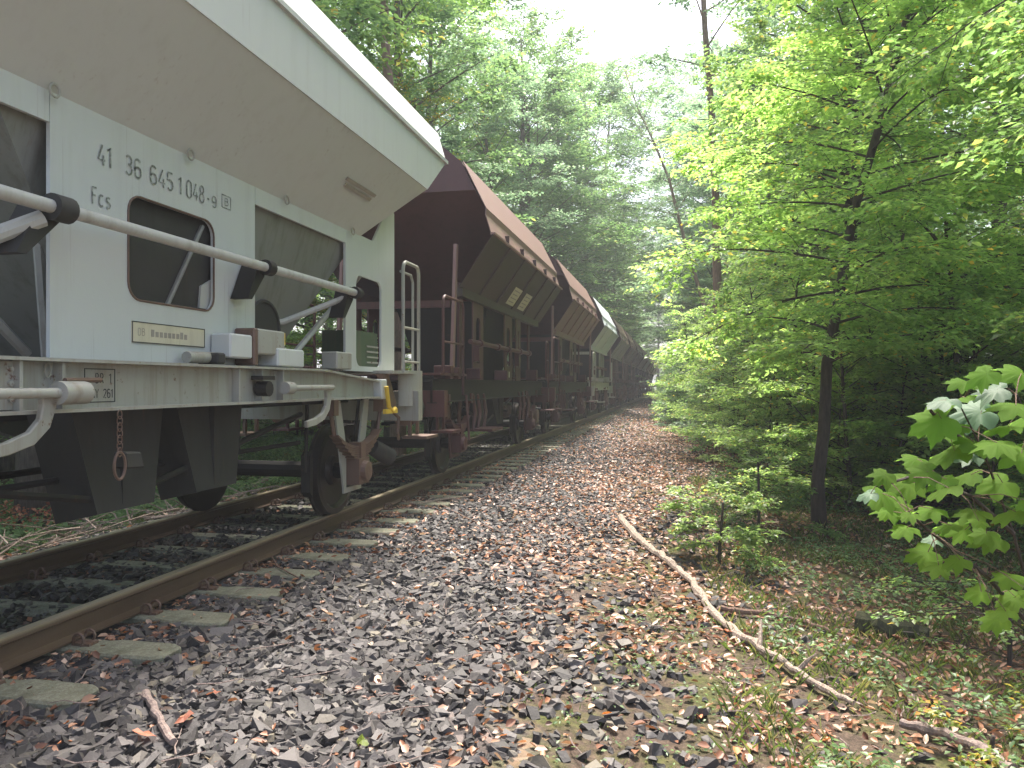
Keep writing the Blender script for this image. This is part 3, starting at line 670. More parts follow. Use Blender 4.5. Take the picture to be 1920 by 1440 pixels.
            for (ra, rb, zt) in rails:
                mb = MB(); r_ = 0.1; xh = sg*1.2
                mb.tube([(xh, ra, 1.50), (xh, ra, zt-r_)]+[(xh, ra+r_-r_*math.cos(a), zt-r_+r_*math.sin(a)) for a in np.linspace(0.2, 1.57, 4)]+[(xh, rb-r_+r_*math.sin(a), zt-r_+r_*math.cos(a)) for a in np.linspace(0.0, 1.57, 5)]+[(xh, rb, 1.20)], 0.022, 8)
                if kind == 'white':
                    xh2 = xh-sg*0.03
                    mb.tube([(xh2, rb-0.13, 1.5), (xh2, rb-0.13, zt-0.2), (xh2, rb-0.2, zt-0.12), (xh2, ra, zt-0.12)], 0.017, 8)
                    for zr in (1.63, 2.03): mb.tube([(xh, rb, zr), (xh, ra, zr)], 0.017, 6)
                else:
                    mb.tube([(xh, ra, 1.95), (xh, rb, 1.95)], 0.016, 6)
                mb.build('handrail', M['white_dirty'] if kind == 'white' else frame, root, smooth=True)
    # chutes below
    if detail >= 1:
        for (a, b_) in (((3.35, 4.65), (4.85, 6.15)) if kind == 'red' else ((4.0, 4.9), (4.98, 5.9))):
            mb = MB(); mid = (a+b_)/2
            for sg in (1, -1):
                zb = 0.50 if sg > 0 else 0.92; xi = 0.48
                vs = [(sg*xi, a, 1.35), (sg*0.80, a, 1.35), (sg*0.80, b_, 1.35), (sg*xi, b_, 1.35), (sg*0.56, mid-0.26, zb), (sg*0.86, mid-0.26, zb+.07), (sg*0.86, mid+0.26, zb+.07), (sg*0.56, mid+0.26, zb)]
                mb.add(vs, [(0,1,2,3),(4,5,6,7),(0,1,5,4),(1,2,6,5),(2,3,7,6),(3,0,4,7)])
                mb.box(*sorted((sg*0.80, sg*0.86)), mid-0.04, mid+0.04, zb+.1, 1.2)
                mb.build('discharge_chute', M['chute'], root); mb = MB()
        mb = MB(); mb.tube([(0.62, 2.3, 0.78), (0.62, 7.2, 0.78)], 0.022, 6); mb.tube([(0.95, 2.4, 1.0), (0.80, 4.4, 0.62), (0.8, 6.9, 1.08)], 0.025, 6)
        mb.tube([(-0.5, 2.6, 0.7), (-0.5, 6.9, 0.7)], 0.03, 6); mb.build('brake_rigging', M['black'], root)
    return root

def red_side(root, m, frame, k, detail):
    """struts with oval openings, shaft, small fittings of the brown wagons"""
    for sg in (1, -1):
        for (a, b_) in ((3.05, 3.75), (5.5, 6.2), (6.6, 7.1)):
            mb = MB(); hole = rrect(a+0.2, b_-0.2, 1.72, 2.52, min(0.14, (b_-a-0.4)/2-0.005))
            plate_with_hole(mb, *sorted((sg*0.93, sg*0.955)), (a, b_, 1.437, 2.76), hole); mb.build('support_plate', m, root)
        MB().box(*sorted((sg*0.86, sg*0.90)), 2.4, 2.6, 1.52, 3.0).build('end_post', frame, root); MB().box(*sorted((sg*0.86, sg*0.90)), 8.3, 8.45, 1.52, 2.95).build('end_post', frame, root)
        MB().prism([(1.78, 1.52), (1.88, 1.52), (2.10, 3.55), (2.00, 3.55)], 'x', *sorted((sg*0.92, sg*0.97))).build('end_post', M['red'], root)
        if sg > 0: MB().box(-0.9, 0.9, 1.86, 1.92, 2.55, 2.66).build('cross_beam', frame, root)
        if detail > 1 or sg > 0:
            mb = MB(); mb.tube([(sg*1.08, 2.4, 2.05), (sg*1.08, 7.6, 2.05)], 0.04, 10)
            for s_ in (3.0, 4.3, 5.2, 6.35, 7.3): mb.tube([(sg*1.08, s_, 2.05), (sg*1.08, s_+0.14, 2.05)], 0.065, 10)
            for s_ in (3.07, 6.42): mb.prism([(s_-0.02, 2.05), (s_+0.16, 2.05), (s_+0.10, 1.75), (s_, 1.75)], 'x', *sorted((sg*0.96, sg*1.06)))
            mb.build('discharge_shaft', M['red_dark'], root)
            for s_ in (0.9, 1.3, 2.6, 4.6, 7.7): MB().box(*sorted((sg*0.95, sg*1.2)), s_, s_+0.16, 1.44, 1.44+0.16+0.1*((s_*7) % 1)).build('valve_box', frame, root, bevel=0.01)
    mb = MB(); mb.tube([(0.3, 8.0, 0.72), (0.3, 8.75, 0.72)], 0.16, 14); mb.build('air_tank', M['rusty'], root, smooth=True); mb = MB(); mb.tube([(0.98, 8.35, 0.62), (1.12, 8.35, 0.62)], 0.15, 14); mb.build('air_tank', M['rusty'], root, smooth=True)
    mb = MB(); mb.tube([(1.15, 1.9, 1.2), (1.2, 1.9, 0.1+0.4)], 0.02, 6)
    mb.build('brake_lever', M['red_dark'], root)
    for s_ in (2.5, 2.8, 3.2, 6.2, 6.6, 7.1): MB().tube([(1.1, s_, 1.2), (1.12, s_+0.06, 0.9), (1.1, s_, 0.62)], [0.02, 0.035, 0.025], 6).build('brake_lever', M['red_dark'], root)
    MB().box(1.05, 1.42, 2.5, 3.3, 0.60, 0.64).build('step', frame, root)
    MB().box(0.956, 0.962, 5.58, 5.92, 1.50, 1.62).build('label_plate', M['cream'], root)

# ---- first wagon (white, right beside the camera)
W1 = wagon(1, 'white hopper wagon nearest the camera with number 41 36 645 1 048 on its side', M['white'], M['white'], M['white'], M['white_dirty'], 'white', 2)
o1 = 0.14                                    # local = t + o1
def L(t_): return t_+o1
for sg in (1, -1):
    xa, xb = sorted((sg*0.935, sg*0.96))
    mb = MB(); plate_with_hole(mb, xa, xb, (L(3.58), L(5.67), 1.505, 3.0), rrect(L(4.19), L(5.1), 1.90, 2.56, 0.11)); mb.build('side_wall', M['white'], W1)
    mb = MB(); plate_with_hole(mb, xa, xb, (L(7.42), L(8.82), 1.505, 2.98), rrect(L(7.69), L(8.41), 1.56, 2.54, 0.10)); mb.build('side_wall', M['white'], W1)
    mb = MB(); mb.prism([(L(8.16), 2.98), (L(8.82), 2.98), (L(8.82), 3.44), (L(8.6), 3.44)], 'x', xa, xb); mb.box(*sorted((sg*0.85, sg*0.958)), L(8.80), L(8.83), 1.505, 3.43); mb.build('end_post', M['white'], W1)
    mb = MB(); mb.box(xa, xb, L(5.675), L(7.415), 2.83, 3.0); mb.build('header_plate', M['white'], W1)
    mb = MB(); mb.box(xa, xb, L(0.4), L(3.575), 2.80, 3.0); mb.build('header_plate', M['white'], W1)
    mb = MB(); mb.box(xa, xb, L(0.2), L(1.6), 1.505, 2.80); mb.build('side_wall', M['white'], W1)
    mb = MB(); fr = rrect(L(4.19), L(5.1), 1.90, 2.56, 0.11); n_ = len(fr)
    mb.tube([(sg*0.962, y, z) for y, z in fr]+[(sg*0.962, *fr[0])], 0.008, 6, cap=False); mb.build('opening_rim', M['rusty'], W1)
    # angle between wall and hopper with lifting lugs
    for s_ in (3.55, 4.75, 6.1, 7.5):
        mb = MB(); mb.torus((sg*1.0, L(s_)+.02, 2.965), (1, 0, 0), 0.035, 0.007, 12, 6); mb.build('lug', M['white_dirty'], W1)
    # internal cross braces and pale funnel rib
    for (pa, pb) in (((0.8, 7.35, 2.9), (0.45, 5.6, 1.6)), ((0.8, 3.6, 2.9), (0.45, 4.1, 1.5)), ((0.85, 2.0, 2.8), (0.5, 3.9, 1.55)), ((0.78, 6.5, 1.55), (0.78, 8.2, 2.6))):
        a = Vector((sg*pa[0], L(pa[1]), pa[2])); b2 = Vector((sg*pb[0], L(pb[1]), pb[2])); MB().tube([a, b2], 0.03, 6).build('funnel_rib', M['pipe'], W1)
# long torque tube in front of the wall with its collars and arms
mb = MB(); mb.tube([(1.17, L(-0.2), 2.28), (1.17, L(7.22), 2.28)], 0.036, 14); mb.build('torque_tube', M['pipe'], W1, smooth=True)
for (s_, wd, r_) in ((3.36, 0.12, 0.07), (5.46, 0.09, 0.06), (7.16, 0.10, 0.06)):
    mb = MB(); mb.tube([(1.17, L(s_), 2.28), (1.17, L(s_+wd), 2.28)], r_, 16)
    mb.prism([(L(s_)+0.02, 2.34), (L(s_+wd)-0.01, 2.34), (L(s_+wd)-0.01, 2.22), (L(s_)-0.10, 2.02), (L(s_)-0.16, 2.02)], 'x', 0.97, 1.12)
    c_ = mb.build('tube_bracket', M['black'] if s_ > 4 else M['chute'], W1, smooth=True)
mb = MB(); mb.tube([(1.12, L(3.36), 2.22), (0.9, L(3.0), 1.98), (0.85, L(2.4), 1.9)], 0.045, 10); mb.build('lever_arm', M['pipe'], W1, smooth=True); mb = MB(); mb.tube([(1.1, L(7.2), 2.25), (0.7, L(6.6), 1.95), (0.5, L(6.2), 1.9)], 0.03, 8)
mb.build('lever_arm', M['pipe'], W1, smooth=True)
MB().box(0.895, 0.905, L(3.85), L(5.5), 1.75, 2.78).build('shade_panel', M['chute'], W1)  # added dark sheet standing in for the shade inside the window
MB().tube([(0.92, L(5.02), 2.52), (0.92, L(4.62), 1.90)], 0.018, 6).build('funnel_rib', M['funnel'], W1)
MB().prism([(L(4.98), 1.92), (L(5.12), 1.92), (L(5.12), 2.14), (L(5.0), 2.08)], 'x', 0.908, 0.925).build('bearing_plate', M['pipe'], W1)
# actuator boxes standing on the sill
for (a, b_, z0, z1, x1, mm) in ((5.05, 5.35, 1.56, 1.74, 1.13, 'white'), (5.36, 5.42, 1.51, 1.80, 1.14, 'rusty'), (5.43, 5.85, 1.60, 1.80, 1.13, 'white_dirty'), (5.70, 6.15, 1.51, 1.66, 1.15, 'white'), (4.88, 4.98, 1.51, 1.59, 1.14, 'chute'), (6.85, 7.2, 1.51, 1.68, 1.13, 'white_dirty')):
    MB().box(0.965, x1, L(a), L(b_), z0, z1).build('actuator_box', M[mm], W1, bevel=0.012)
MB().box(0.98, 1.05, L(5.86), L(6.0), 1.70, 1.80).build('yellow_tag', M['yellow'], W1)
mb = MB(); mb.tube([(1.05, L(4.65), 1.55), (1.05, L(5.05), 1.56)], 0.04, 12); mb.build('air_cylinder', M['white_dirty'], W1, smooth=True)
mb = MB(); mb.tube([(0.72, L(6.1), 1.85), (0.80, L(6.1), 1.85)], 0.24, 28); mb.torus((0.8, L(6.1), 1.85), (1, 0, 0), 0.24, 0.018, 28, 6); mb.build('hand_wheel', M['chute'], W1, smooth=True)
MB().box(0.55, 0.92, L(7.72), L(8.38), 1.53, 1.95).build('cabinet', M['green'], W1)
mb = MB()
for z_ in (1.60, 1.66, 1.72, 1.78): mb.box(0.925, 0.935, L(8.05), L(8.38), z_, z_+0.018)
mb.build('louvre', M['white_dirty'], W1)
# lower pipe, cranked hanger, sill fittings
mb = MB(); mb.tube([(1.27, L(-0.2), 1.322), (1.27, L(3.36), 1.322)], 0.026, 12); mb.tube([(1.27, L(3.30), 1.322), (1.27, L(3.48), 1.322)], 0.06, 12); mb.build('control_pipe', M['white_dirty'], W1, smooth=True)
mb = MB(); mb.tube([(1.25, L(5.72), 1.335), (1.25, L(6.5), 1.335)], 0.024, 12); mb.tube([(1.25, L(5.62), 1.335), (1.25, L(5.74), 1.335)], 0.05, 12); mb.build('control_pipe', M['white_dirty'], W1, smooth=True)
for (s_, cz) in ((3.28, 1.34), (6.46, 1.32)):
    path = [(s_+0.0, cz), (s_+0.01, cz-0.08), (s_-0.02, cz-0.17), (s_-0.10, cz-0.24), (s_-0.24, cz-0.28), (s_-0.42, cz-0.30)]
    pts = [Vector((0, a, b_)) for a, b_ in path]; top = []; bot = []
    for i_, p_ in enumerate(pts):
        d = (pts[min(i_+1, len(pts)-1)]-pts[max(i_-1, 0)]).normalized(); nn = Vector((0, -d.z, d.y))
        hw_ = 0.048-0.004*i_; top.append((L((p_+nn*hw_).y), (p_+nn*hw_).z)); bot.append((L((p_-nn*hw_).y), (p_-nn*hw_).z))
    MB().prism(top+bot[::-1], 'x', 1.20, 1.235).build('cranked_hanger', M['white_dirty'], W1, bevel=0.006)
for s_ in (3.18, 3.0):
    mb = MB(); mb.box(1.085, 1.10, L(s_-0.07), L(s_+0.06), 1.24, 1.48)
    for z_ in (1.29, 1.37, 1.44): mb.tube([(1.10, L(s_), z_), (1.115, L(s_), z_)], 0.014, 8)
    mb.build('bolted_plate', M['white_dirty'], W1)
mb = MB(); mb.tube([(1.2, L(3.42), 1.385), (1.16, L(3.72), 1.39)], 0.014, 8); mb.build('release_lever', M['rusty'], W1)
mb = MB(); mb.box(1.10, 1.2, L(5.38), L(5.56), 1.40, 1.43); mb.tube([(1.1, L(5.48), 1.33), (1.2, L(5.48), 1.33)], 0.06, 12); mb.build('valve', M['black'], W1)
for s_ in (3.42, 5.5, 5.75): 
    mb = MB(); mb.torus((1.095, L(s_), 1.44), (1, 0, 0), 0.022, 0.004, 10, 5, 1.8); mb.build('hook_ring', M['white_dirty'], W1)
# sill end: bracket, yellow handle, curved plate, air tank
mb = MB(); mb.prism([(L(7.86), 1.42), (L(8.05), 1.42), (L(8.05), 1.20), (L(7.9), 1.20)], 'x', 1.0, 1.17); mb.build('sill_cap', M['white'], W1, bevel=0.01)
mb = MB(); mb.tube([(1.2, L(7.95), 1.34), (1.21, L(8.0), 1.12), (1.21, L(8.1), 1.06), (1.2, L(8.22), 1.09)], 0.024, 10); mb.box(1.18, 1.22, L(7.9), L(8.25), 1.04, 1.09); mb.build('yellow_handle', M['yellow'], W1, smooth=True)
mb = MB(); mb.prism([(L(8.10), 1.48), (L(8.28), 1.48), (L(8.52), 1.15), (L(8.52), 1.10), (L(8.36), 1.10)], 'x', 1.02, 1.10); mb.build('end_bracket', M['rusty'], W1)
mb = MB(); pts = [(1.02+0.20*math.sin(a), L(9.05+0.28*math.cos(a)*-1)+0.0) for a in np.linspace(0.15, 2.6, 9)]
poly = pts+[(x-0.02, y) for x, y in reversed(pts)]; mb.prism([(x, y) for x, y in poly], 'z', 1.10, 1.53); mb.build('curved_corner_plate', M['white_dirty'], W1, smooth=True)
mb = MB(); mb.tube([(0.95, L(8.15), 0.66), (1.05, L(8.42), 0.52)], [0.09, 0.11], 14); mb.build('air_tank', M['chute'], W1, smooth=True)
mb = MB(); mb.tube([(1.15, L(8.25), 1.06), (1.17, L(8.42), 0.98), (1.16, L(8.40), 0.80), (1.12, L(8.55), 0.72)], 0.02, 8); mb.build('brake_hose', M['rusty'], W1, smooth=True)
# chain with shackle and block
mb = MB()
for i_ in range(7):
    z_ = 1.19-0.036*i_; mb.torus((1.17, L(3.86), z_), (1, 0, 0) if i_ % 2 == 0 else (0, 1, 0), 0.018, 0.004, 12, 5, 1.45)
mb.torus((1.17, L(3.86), 0.895), (1, 0, 0), 0.045, 0.009, 20, 6, 1.75); mb.build('safety_chain', M['rusty'], W1, smooth=True)
MB().prism([(L(3.92), 0.87), (L(4.08), 0.86), (L(4.05), 0.96), (L(3.91), 0.97)], 'x', 1.08, 1.17).build('wheel_chock', M['chute'], W1, bevel=0.01)
# lettering
XL = 0.9645
for (s_, a, b_, z0, z1) in (('41', 3.93, 4.07, 2.665, 2.80), ('36', 4.16, 4.31, 2.67, 2.80), ('645', 4.39, 4.63, 2.67, 2.80), ('1', 4.68, 4.745, 2.67, 2.80), ('048', 4.77, 4.98, 2.67, 2.80), ('-', 5.005, 5.045, 2.66, 2.78), ('9', 5.07, 5.13, 2.67, 2.76), ('Fcs', 3.88, 4.04, 2.42, 2.53)):
    txt(s_, L(a), L(b_), z0, z1, XL, M['letter'], W1)
def frame_rect(y0_, y1_, z0_, z1_, th, x, m_, root, name='label_frame'):
    mb = MB(); mb.box(x-.002, x, y0_, y1_, z0_, z0_+th); mb.box(x-.002, x, y0_, y1_, z1_-th, z1_); mb.box(x-.002, x, y0_, y0_+th, z0_+th, z1_-th); mb.box(x-.002, x, y1_-th, y1_, z0_+th, z1_-th)
    return mb.build(name, m_, root)
frame_rect(L(5.20), L(5.32), 2.70, 2.80, 0.005, XL, M['letter'], W1); txt('B', L(5.23), L(5.29), 2.72, 2.78, XL, M['letter'], W1)
lp_ = MB().box(0.96, 0.966, L(4.22), L(4.98), 1.63, 1.765).build('label_panel', M['cream'], W1)
frame_rect(L(4.22), L(4.98), 1.63, 1.765, 0.006, 0.9685, M['ink'], W1); txt('DB', L(4.27), L(4.34), 1.675, 1.725, 0.9675, M['grey_dusty'], W1)
mb = MB()
for k in range(9): mb.box(0.966, 0.9675, L(4.40+0.043*k), L(4.43+0.043*k), 1.675, 1.71+(0.012 if k in (0, 7) else 0))
mb.build('faded_print', M['grey_dusty'], W1)
frame_rect(L(3.69), L(3.93), 1.262, 1.455, 0.005, 1.083, M['ink'], W1); txt('BR 1', L(3.77), L(3.91), 1.37, 1.43, 1.083, M['ink'], W1); txt('MAY 261', L(3.71), L(3.92), 1.285, 1.34, 1.083, M['ink'], W1)
# raised strip on the slope near the hopper end
d = Vector((0.96-1.52, 0, 2.97-3.59)).normalized(); nn = Vector((0.62, 0, -0.56)).normalized()
def on_slope(u, t_, off): return Vector((1.52, L(t_), 3.59))+d*u+nn*off
for (u0, t0, t1) in ((0.36, 6.75, 7.45), (0.42, 6.80, 7.42)):
    mb = MB(); q = [on_slope(u0, t0, 0.002), on_slope(u0, t1, 0.002), on_slope(u0+0.035, t1, 0.002), on_slope(u0+0.035, t0, 0.002)]
    mb.add(q+[p_+nn*0.012 for p_ in q], [(0,1,2,3),(7,6,5,4),(0,4,5,1),(1,5,6,2),(2,6,7,3),(3,7,4,0)]); mb.build('slope_strip', M['grey_dusty'], W1)

# ---- the following wagons
specs = [
 (2, 'second wagon of the train, red brown hopper with two cream plates on its slope', 'red', 'red', 'slope', 'red_frame', 2),
 (3, 'third wagon of the train, plain red brown hopper ahead of the bluish white one', 'red', 'red', 'red', 'red_frame', 2),
 (4, 'fourth wagon of the train, white hopper with bluish side between brown wagons', 'white_blue', 'white_blue', 'white', 'white_dirty', 1),
 (5, 'fifth wagon of the train, brown roofed hopper with dusty grey slope', 'brown_dusty', 'brown_dusty', 'grey_dusty', 'red_frame', 1),
 (6, 'sixth wagon of the train, dusty brown hopper behind the grey sloped one', 'brown_dusty', 'red', 'brown_dusty', 'red_frame', 1),
 (7, 'seventh wagon of the train, small brown hopper with pale grey side panel', 'brown_dusty', 'grey_dusty', 'brown_dusty', 'red_frame', 1),
 (8, 'eighth wagon of the train, brown hopper right behind the pale panelled one', 'brown_dusty', 'brown_dusty', 'brown_dusty', 'red_frame', 0),
 (9, 'ninth wagon of the train, far brown hopper with greyish side', 'brown_dusty', 'grey_dusty', 'grey_dusty', 'red_frame', 0)]
for kk in range(10, 14):
    specs.append((kk, 'far brown hopper wagon, %s wagon of the train' % {10: 'tenth', 11: 'eleventh', 12: 'twelfth', 13: 'thirteenth and last visible'}[kk], 'brown_dusty', 'brown_dusty', 'brown_dusty', 'red_frame', 0))
for (k, lab, b1, b2, b3, fr, det) in specs:
    r_ = wagon(k, lab, M[b1], M[b2], M[b3], M[fr], 'red', det)
    if det >= 1: red_side(r_, M['red_dark'] if b1 != 'white_blue' else M['white_dirty'], M[fr], k, det)
    if k == 2:
        d = Vector((0.97-1.52, 0, 2.90-3.71)).normalized(); nn = Vector((0.81, 0, -0.55)).normalized()
        for (a, b_) in ((5.25, 5.95), (6.35, 7.0)):
            base = Vector((1.52, 0, 3.71))+nn*0.012
            q = [base+d*0.52+Vector((0, a, 0)), base+d*0.52+Vector((0, b_, 0)), base+d*0.90+Vector((0, b_, 0)), base+d*0.90+Vector((0, a, 0))]
            mb = MB(); mb.add(q+[p_+nn*0.006 for p_ in q], [(0,1,2,3),(7,6,5,4),(0,4,5,1),(1,5,6,2),(2,6,7,3),(3,7,4,0)]); mb.build('cream_label', M['cream'], r_)
            for j in range(4):
                base2 = base+nn*0.008; u = 0.58+0.08*j
                q = [base2+d*u+Vector((0, a+0.06, 0)), base2+d*u+Vector((0, b_-0.1-0.08*(j % 2), 0)), base2+d*(u+0.02)+Vector((0, b_-0.1-0.08*(j % 2), 0)), base2+d*(u+0.02)+Vector((0, a+0.06, 0))]
                mb = MB(); mb.add(q, [(0, 1, 2, 3)]); mb.build('label_line', M['grey_dusty'], r_)

# ------------------------------------------------------------------ trees
def bez(p0, d0, l_, droop, n=6, wob=0.06):
    """curved limb points"""
    pts = [np.array(p0, float)]; d = np.array(d0, float); d /= np.linalg.norm(d); st = l_/n
    for q in range(n):
        d = d+np.array([rng.normal(0, wob), rng.normal(0, wob), -droop/n+rng.normal(0, wob*0.5)]); d /= np.linalg.norm(d)
        pts.append(pts[-1]+d*st)
    return np.array(pts)
def branches_to_leaves(limbs, n_sec, n_twig, n_leaf, tw_len, leafL, flat=0.35, sec_len=0.45, density_in=0.25):
    """limbs: list of (pts array, length). Vectorised spray of leaves in flat layers"""
    S = []; D = []; SL = []
    for pts, l_ in limbs:
        k = max(2, int(n_sec*l_/3.0))
        u = rng.uniform(density_in, 1.0, k)*(len(pts)-1); i_ = np.minimum(u.astype(int), len(pts)-2); f_ = (u-i_)[:, None]
        p = pts[i_]*(1-f_)+pts[i_+1]*f_; d = unit(pts[i_+1]-pts[i_])
        side = rng.choice([-1, 1], k)[:, None]; hz = unit(np.cross(d, [0, 0, 1.0]))*side
        dd = unit(d*rng.uniform(0.3, 1.0, (k, 1))+hz*rng.uniform(0.5, 1.1, (k, 1))+np.stack([np.zeros(k), np.zeros(k), rng.normal(0.02, 0.18, k)], -1))
        S.append(p); D.append(dd); SL.append(l_*sec_len*(1.15-u/(len(pts)-1)*0.7)*rng.uniform(0.6, 1.2, k))
    S = np.concatenate(S); D = np.concatenate(D); SL = np.concatenate(SL)
    ns_ = len(S)
    ii = np.repeat(np.arange(ns_), n_twig); u = rng.uniform(0.15, 1.0, len(ii))[:, None]
    TP = S[ii]+D[ii]*SL[ii][:, None]*u; TP[:, 2] -= 0.12*(SL[ii]*u[:, 0])**1.3
    hz = unit(np.cross(D[ii], [0, 0, 1.0]))*rng.choice([-1, 1], len(ii))[:, None]
    TD = unit(D[ii]*rng.uniform(0.4, 1.2, (len(ii), 1))+hz*rng.uniform(0.3, 1.0, (len(ii), 1))+np.stack([np.zeros(len(ii)), np.zeros(len(ii)), rng.normal(-0.12, 0.15, len(ii))], -1))
    jj = np.repeat(np.arange(len(ii)), n_leaf); v_ = np.tile(np.linspace(0.1, 1, n_leaf), len(ii))[:, None]; tl = (tw_len*rng.uniform(0.6, 1.3, len(ii)))[jj][:, None]
    C = TP[jj]+TD[jj]*tl*v_; C[:, 2] -= 0.10*(tl*v_)[:, 0]; C += rng.normal(0, tw_len*0.05, C.shape)
    sd_ = np.tile(np.where(np.arange(n_leaf) % 2, 1, -1), len(ii))[:, None]
    lh = unit(np.cross(TD[jj], [0, 0, 1.0]))*sd_
    LD = unit(TD[jj]*0.6+lh*0.8+rng.normal(0, 0.2, C.shape)); LD[:, 2] -= 0.12
    N = unit(np.stack([rng.normal(0, flat, len(C)), rng.normal(0, flat, len(C)), np.ones(len(C))], -1))
    ll = leafL*rng.uniform(0.65, 1.25, len(C))
    return (C, LD, N, ll), (S, D, SL)
def tree_mesh(H, base, rad, nlimb, n_sec, n_twig, n_leaf, tw_len, leafL, trunk_r, seed, lean=(0, 0), up=0.45, droop=0.4, flat=0.35, trunk_pts=None, sec_vis=True, prof=None, hollow=0.25, six=False, up2=0.5):
    global rng
    keep = rng; rng = np.random.default_rng(seed)
    if trunk_pts is None:
        zz = np.linspace(0, 1, 10); wob = np.cumsum(rng.normal(0, 0.02*H, (10, 2)), 0)*0.5
        tp = np.stack([lean[0]*zz*H+wob[:, 0]*zz, lean[1]*zz*H+wob[:, 1]*zz, zz*H-0.15], -1)
    else: tp = np.array(trunk_pts, float); 
    tz = np.linspace(0, 1, len(tp)); mb = MB()
    mb.tube([tuple(p) for p in tp], [trunk_r*(1.25 if q == 0 else 1)*(1-0.85*q)+0.01 for q in tz], 9)
    limbs = []
    for q in range(nlimb):
        h = base+(0.97-base)*((q+rng.uniform(0, 1))/nlimb); u = h*(len(tp)-1); i_ = min(int(u), len(tp)-2); p = tp[i_]*(1-(u-i_))+tp[i_+1]*(u-i_)
        rel = (h-base)/(1-base)
        l_ = rad*(prof(rel) if prof else (0.62+0.75*rel-0.85*rel**3))*rng.uniform(0.7, 1.2)
        az = q*2.4+rng.normal(0, 0.4); el = up+rng.normal(0, 0.15)+up2*rel**1.5
        pts = bez(p, (math.cos(az), math.sin(az), el), max(l_, 0.3), droop)
        limbs.append((pts, l_)); r0 = max(trunk_r*0.28*(1-0.7*h), min(0.012, trunk_r*0.3))
        mb.tube([tuple(x) for x in pts], [r0*(1-0.9*k/6)+min(0.004, r0*0.2) for k in range(7)], 5, cap=False)
    (C, LD, N, ll), (S, D, SL) = branches_to_leaves(limbs, n_sec, n_twig, n_leaf, tw_len, leafL, flat, density_in=hollow)
    if sec_vis:
        for s_, d_, l_ in zip(S, D, SL):
            mb.tube([tuple(s_), tuple(s_+d_*l_*0.5-np.array([0, 0, 0.03*l_])), tuple(s_+d_*l_-np.array([0, 0, 0.12*l_**1.3]))], [max(0.004, trunk_r*0.06), 0.004, 0.002], 3, cap=False)
    v, f = leaf_geo(C, LD, N, ll, ll*0.62, 0.12, -0.08, six)
    crown = np_mesh('crown', v, f)
    tr = bpy.data.meshes.new('trunk'); tr.from_pydata(mb.v, [], mb.f); tr.update(); tr.shade_smooth()
    rng = keep
    return tr, crown
PROTO = {}
def proto(key, leafm, barkm, **kw):
    tr, cr = tree_mesh(**kw); tr.materials.append(M[barkm]); cr.materials.append(M[leafm]); PROTO[key] = (tr, cr, leafm)
tall = dict(n_twig=7, n_leaf=9, sec_vis=False, up2=1.6)
proto('beech_a', 'leaf_dark', 'bark_grey', H=22, base=0.16, rad=5.2, nlimb=46, n_sec=8, tw_len=0.75, leafL=0.165, trunk_r=0.26, seed=1, **tall)
proto('beech_b', 'leaf_mid', 'bark_grey', H=20, base=0.12, rad=5.0, nlimb=44, n_sec=8, tw_len=0.75, leafL=0.16, trunk_r=0.22, seed=2, up=0.3, **tall)
proto('beech_c', 'leaf_bright', 'bark_dark', H=17, base=0.10, rad=4.4, nlimb=40, n_sec=9, tw_len=0.7, leafL=0.15, trunk_r=0.18, seed=3, **tall)
proto('tall_bare', 'leaf_mid', 'bark_pink', H=26, base=0.48, rad=4.2, nlimb=28, n_sec=8, tw_len=0.75, leafL=0.16, trunk_r=0.19, seed=4, **tall)
proto('blue_tree', 'leaf_blue', 'bark_grey', H=19, base=0.10, rad=4.6, nlimb=44, n_sec=8, tw_len=0.75, leafL=0.16, trunk_r=0.2, seed=5, up=0.2, **tall)
shrubk = dict(n_twig=6, n_leaf=9, sec_vis=False, prof=lambda r_: 1.0-0.65*r_)
proto('shrub_a', 'leaf_mid', 'bark_dark', H=3.6, base=0.04, rad=1.7, nlimb=30, n_sec=14, tw_len=0.34, leafL=0.085, trunk_r=0.035, seed=11, up=0.5, **shrubk)
proto('shrub_b', 'leaf_dark', 'bark_dark', H=3.0, base=0.03, rad=1.8, nlimb=28, n_sec=14, tw_len=0.34, leafL=0.085, trunk_r=0.03, seed=12, up=0.3, **shrubk)
proto('shrub_c', 'leaf_bright', 'bark_dark', H=4.6, base=0.05, rad=1.9, nlimb=32, n_sec=13, tw_len=0.34, leafL=0.085, trunk_r=0.04, seed=13, up=0.5, **shrubk)
proto('shrub_blue', 'leaf_blue', 'bark_dark', H=3.4, base=0.03, rad=1.9, nlimb=30, n_sec=13, tw_len=0.34, leafL=0.095, trunk_r=0.035, seed=14, up=0.3, **shrubk)
USED = set()
def place(key, name, x, y, s=1.0, rz=None, label='', cat='tree', group=None, leafm=None, tilt=(0, 0), zs=1.0):
    tr, cr, _ = PROTO[key]
    r_ = empty(name, (x, y, float(ground_h(x, y))-0.03), random.uniform(0, 6.28) if rz is None else rz); r_.scale = (s, s, s*zs)
    r_.rotation_euler.x, r_.rotation_euler.y = tilt
    a = bpy.data.objects.new('trunk', tr); b_ = bpy.data.objects.new('crown', cr)
    for o in (a, b_): COL.objects.link(o); o.parent = r_
    if leafm:
        b_.material_slots[0].link = 'OBJECT'; b_.material_slots[0].material = M[leafm]
    if label in USED and len(label.split()) < 16: label = ('smaller ' if s < 1.0 else 'larger ')+label
    USED.add(label)
    return tag(r_, label, cat, group)
KINDS = [('beech_a', 'dark green'), ('beech_b', 'mid green'), ('beech_c', 'yellow green'), ('blue_tree', 'bluish green')]
ROWS = ['in the front row', 'in the second row', 'in the third row', 'in the fourth row', 'in the fifth row']
ORD = ['first', 'second', 'third', 'fourth', 'fifth', 'sixth', 'seventh', 'eighth', 'ninth', 'tenth', 'eleventh', 'twelfth', 'thirteenth']
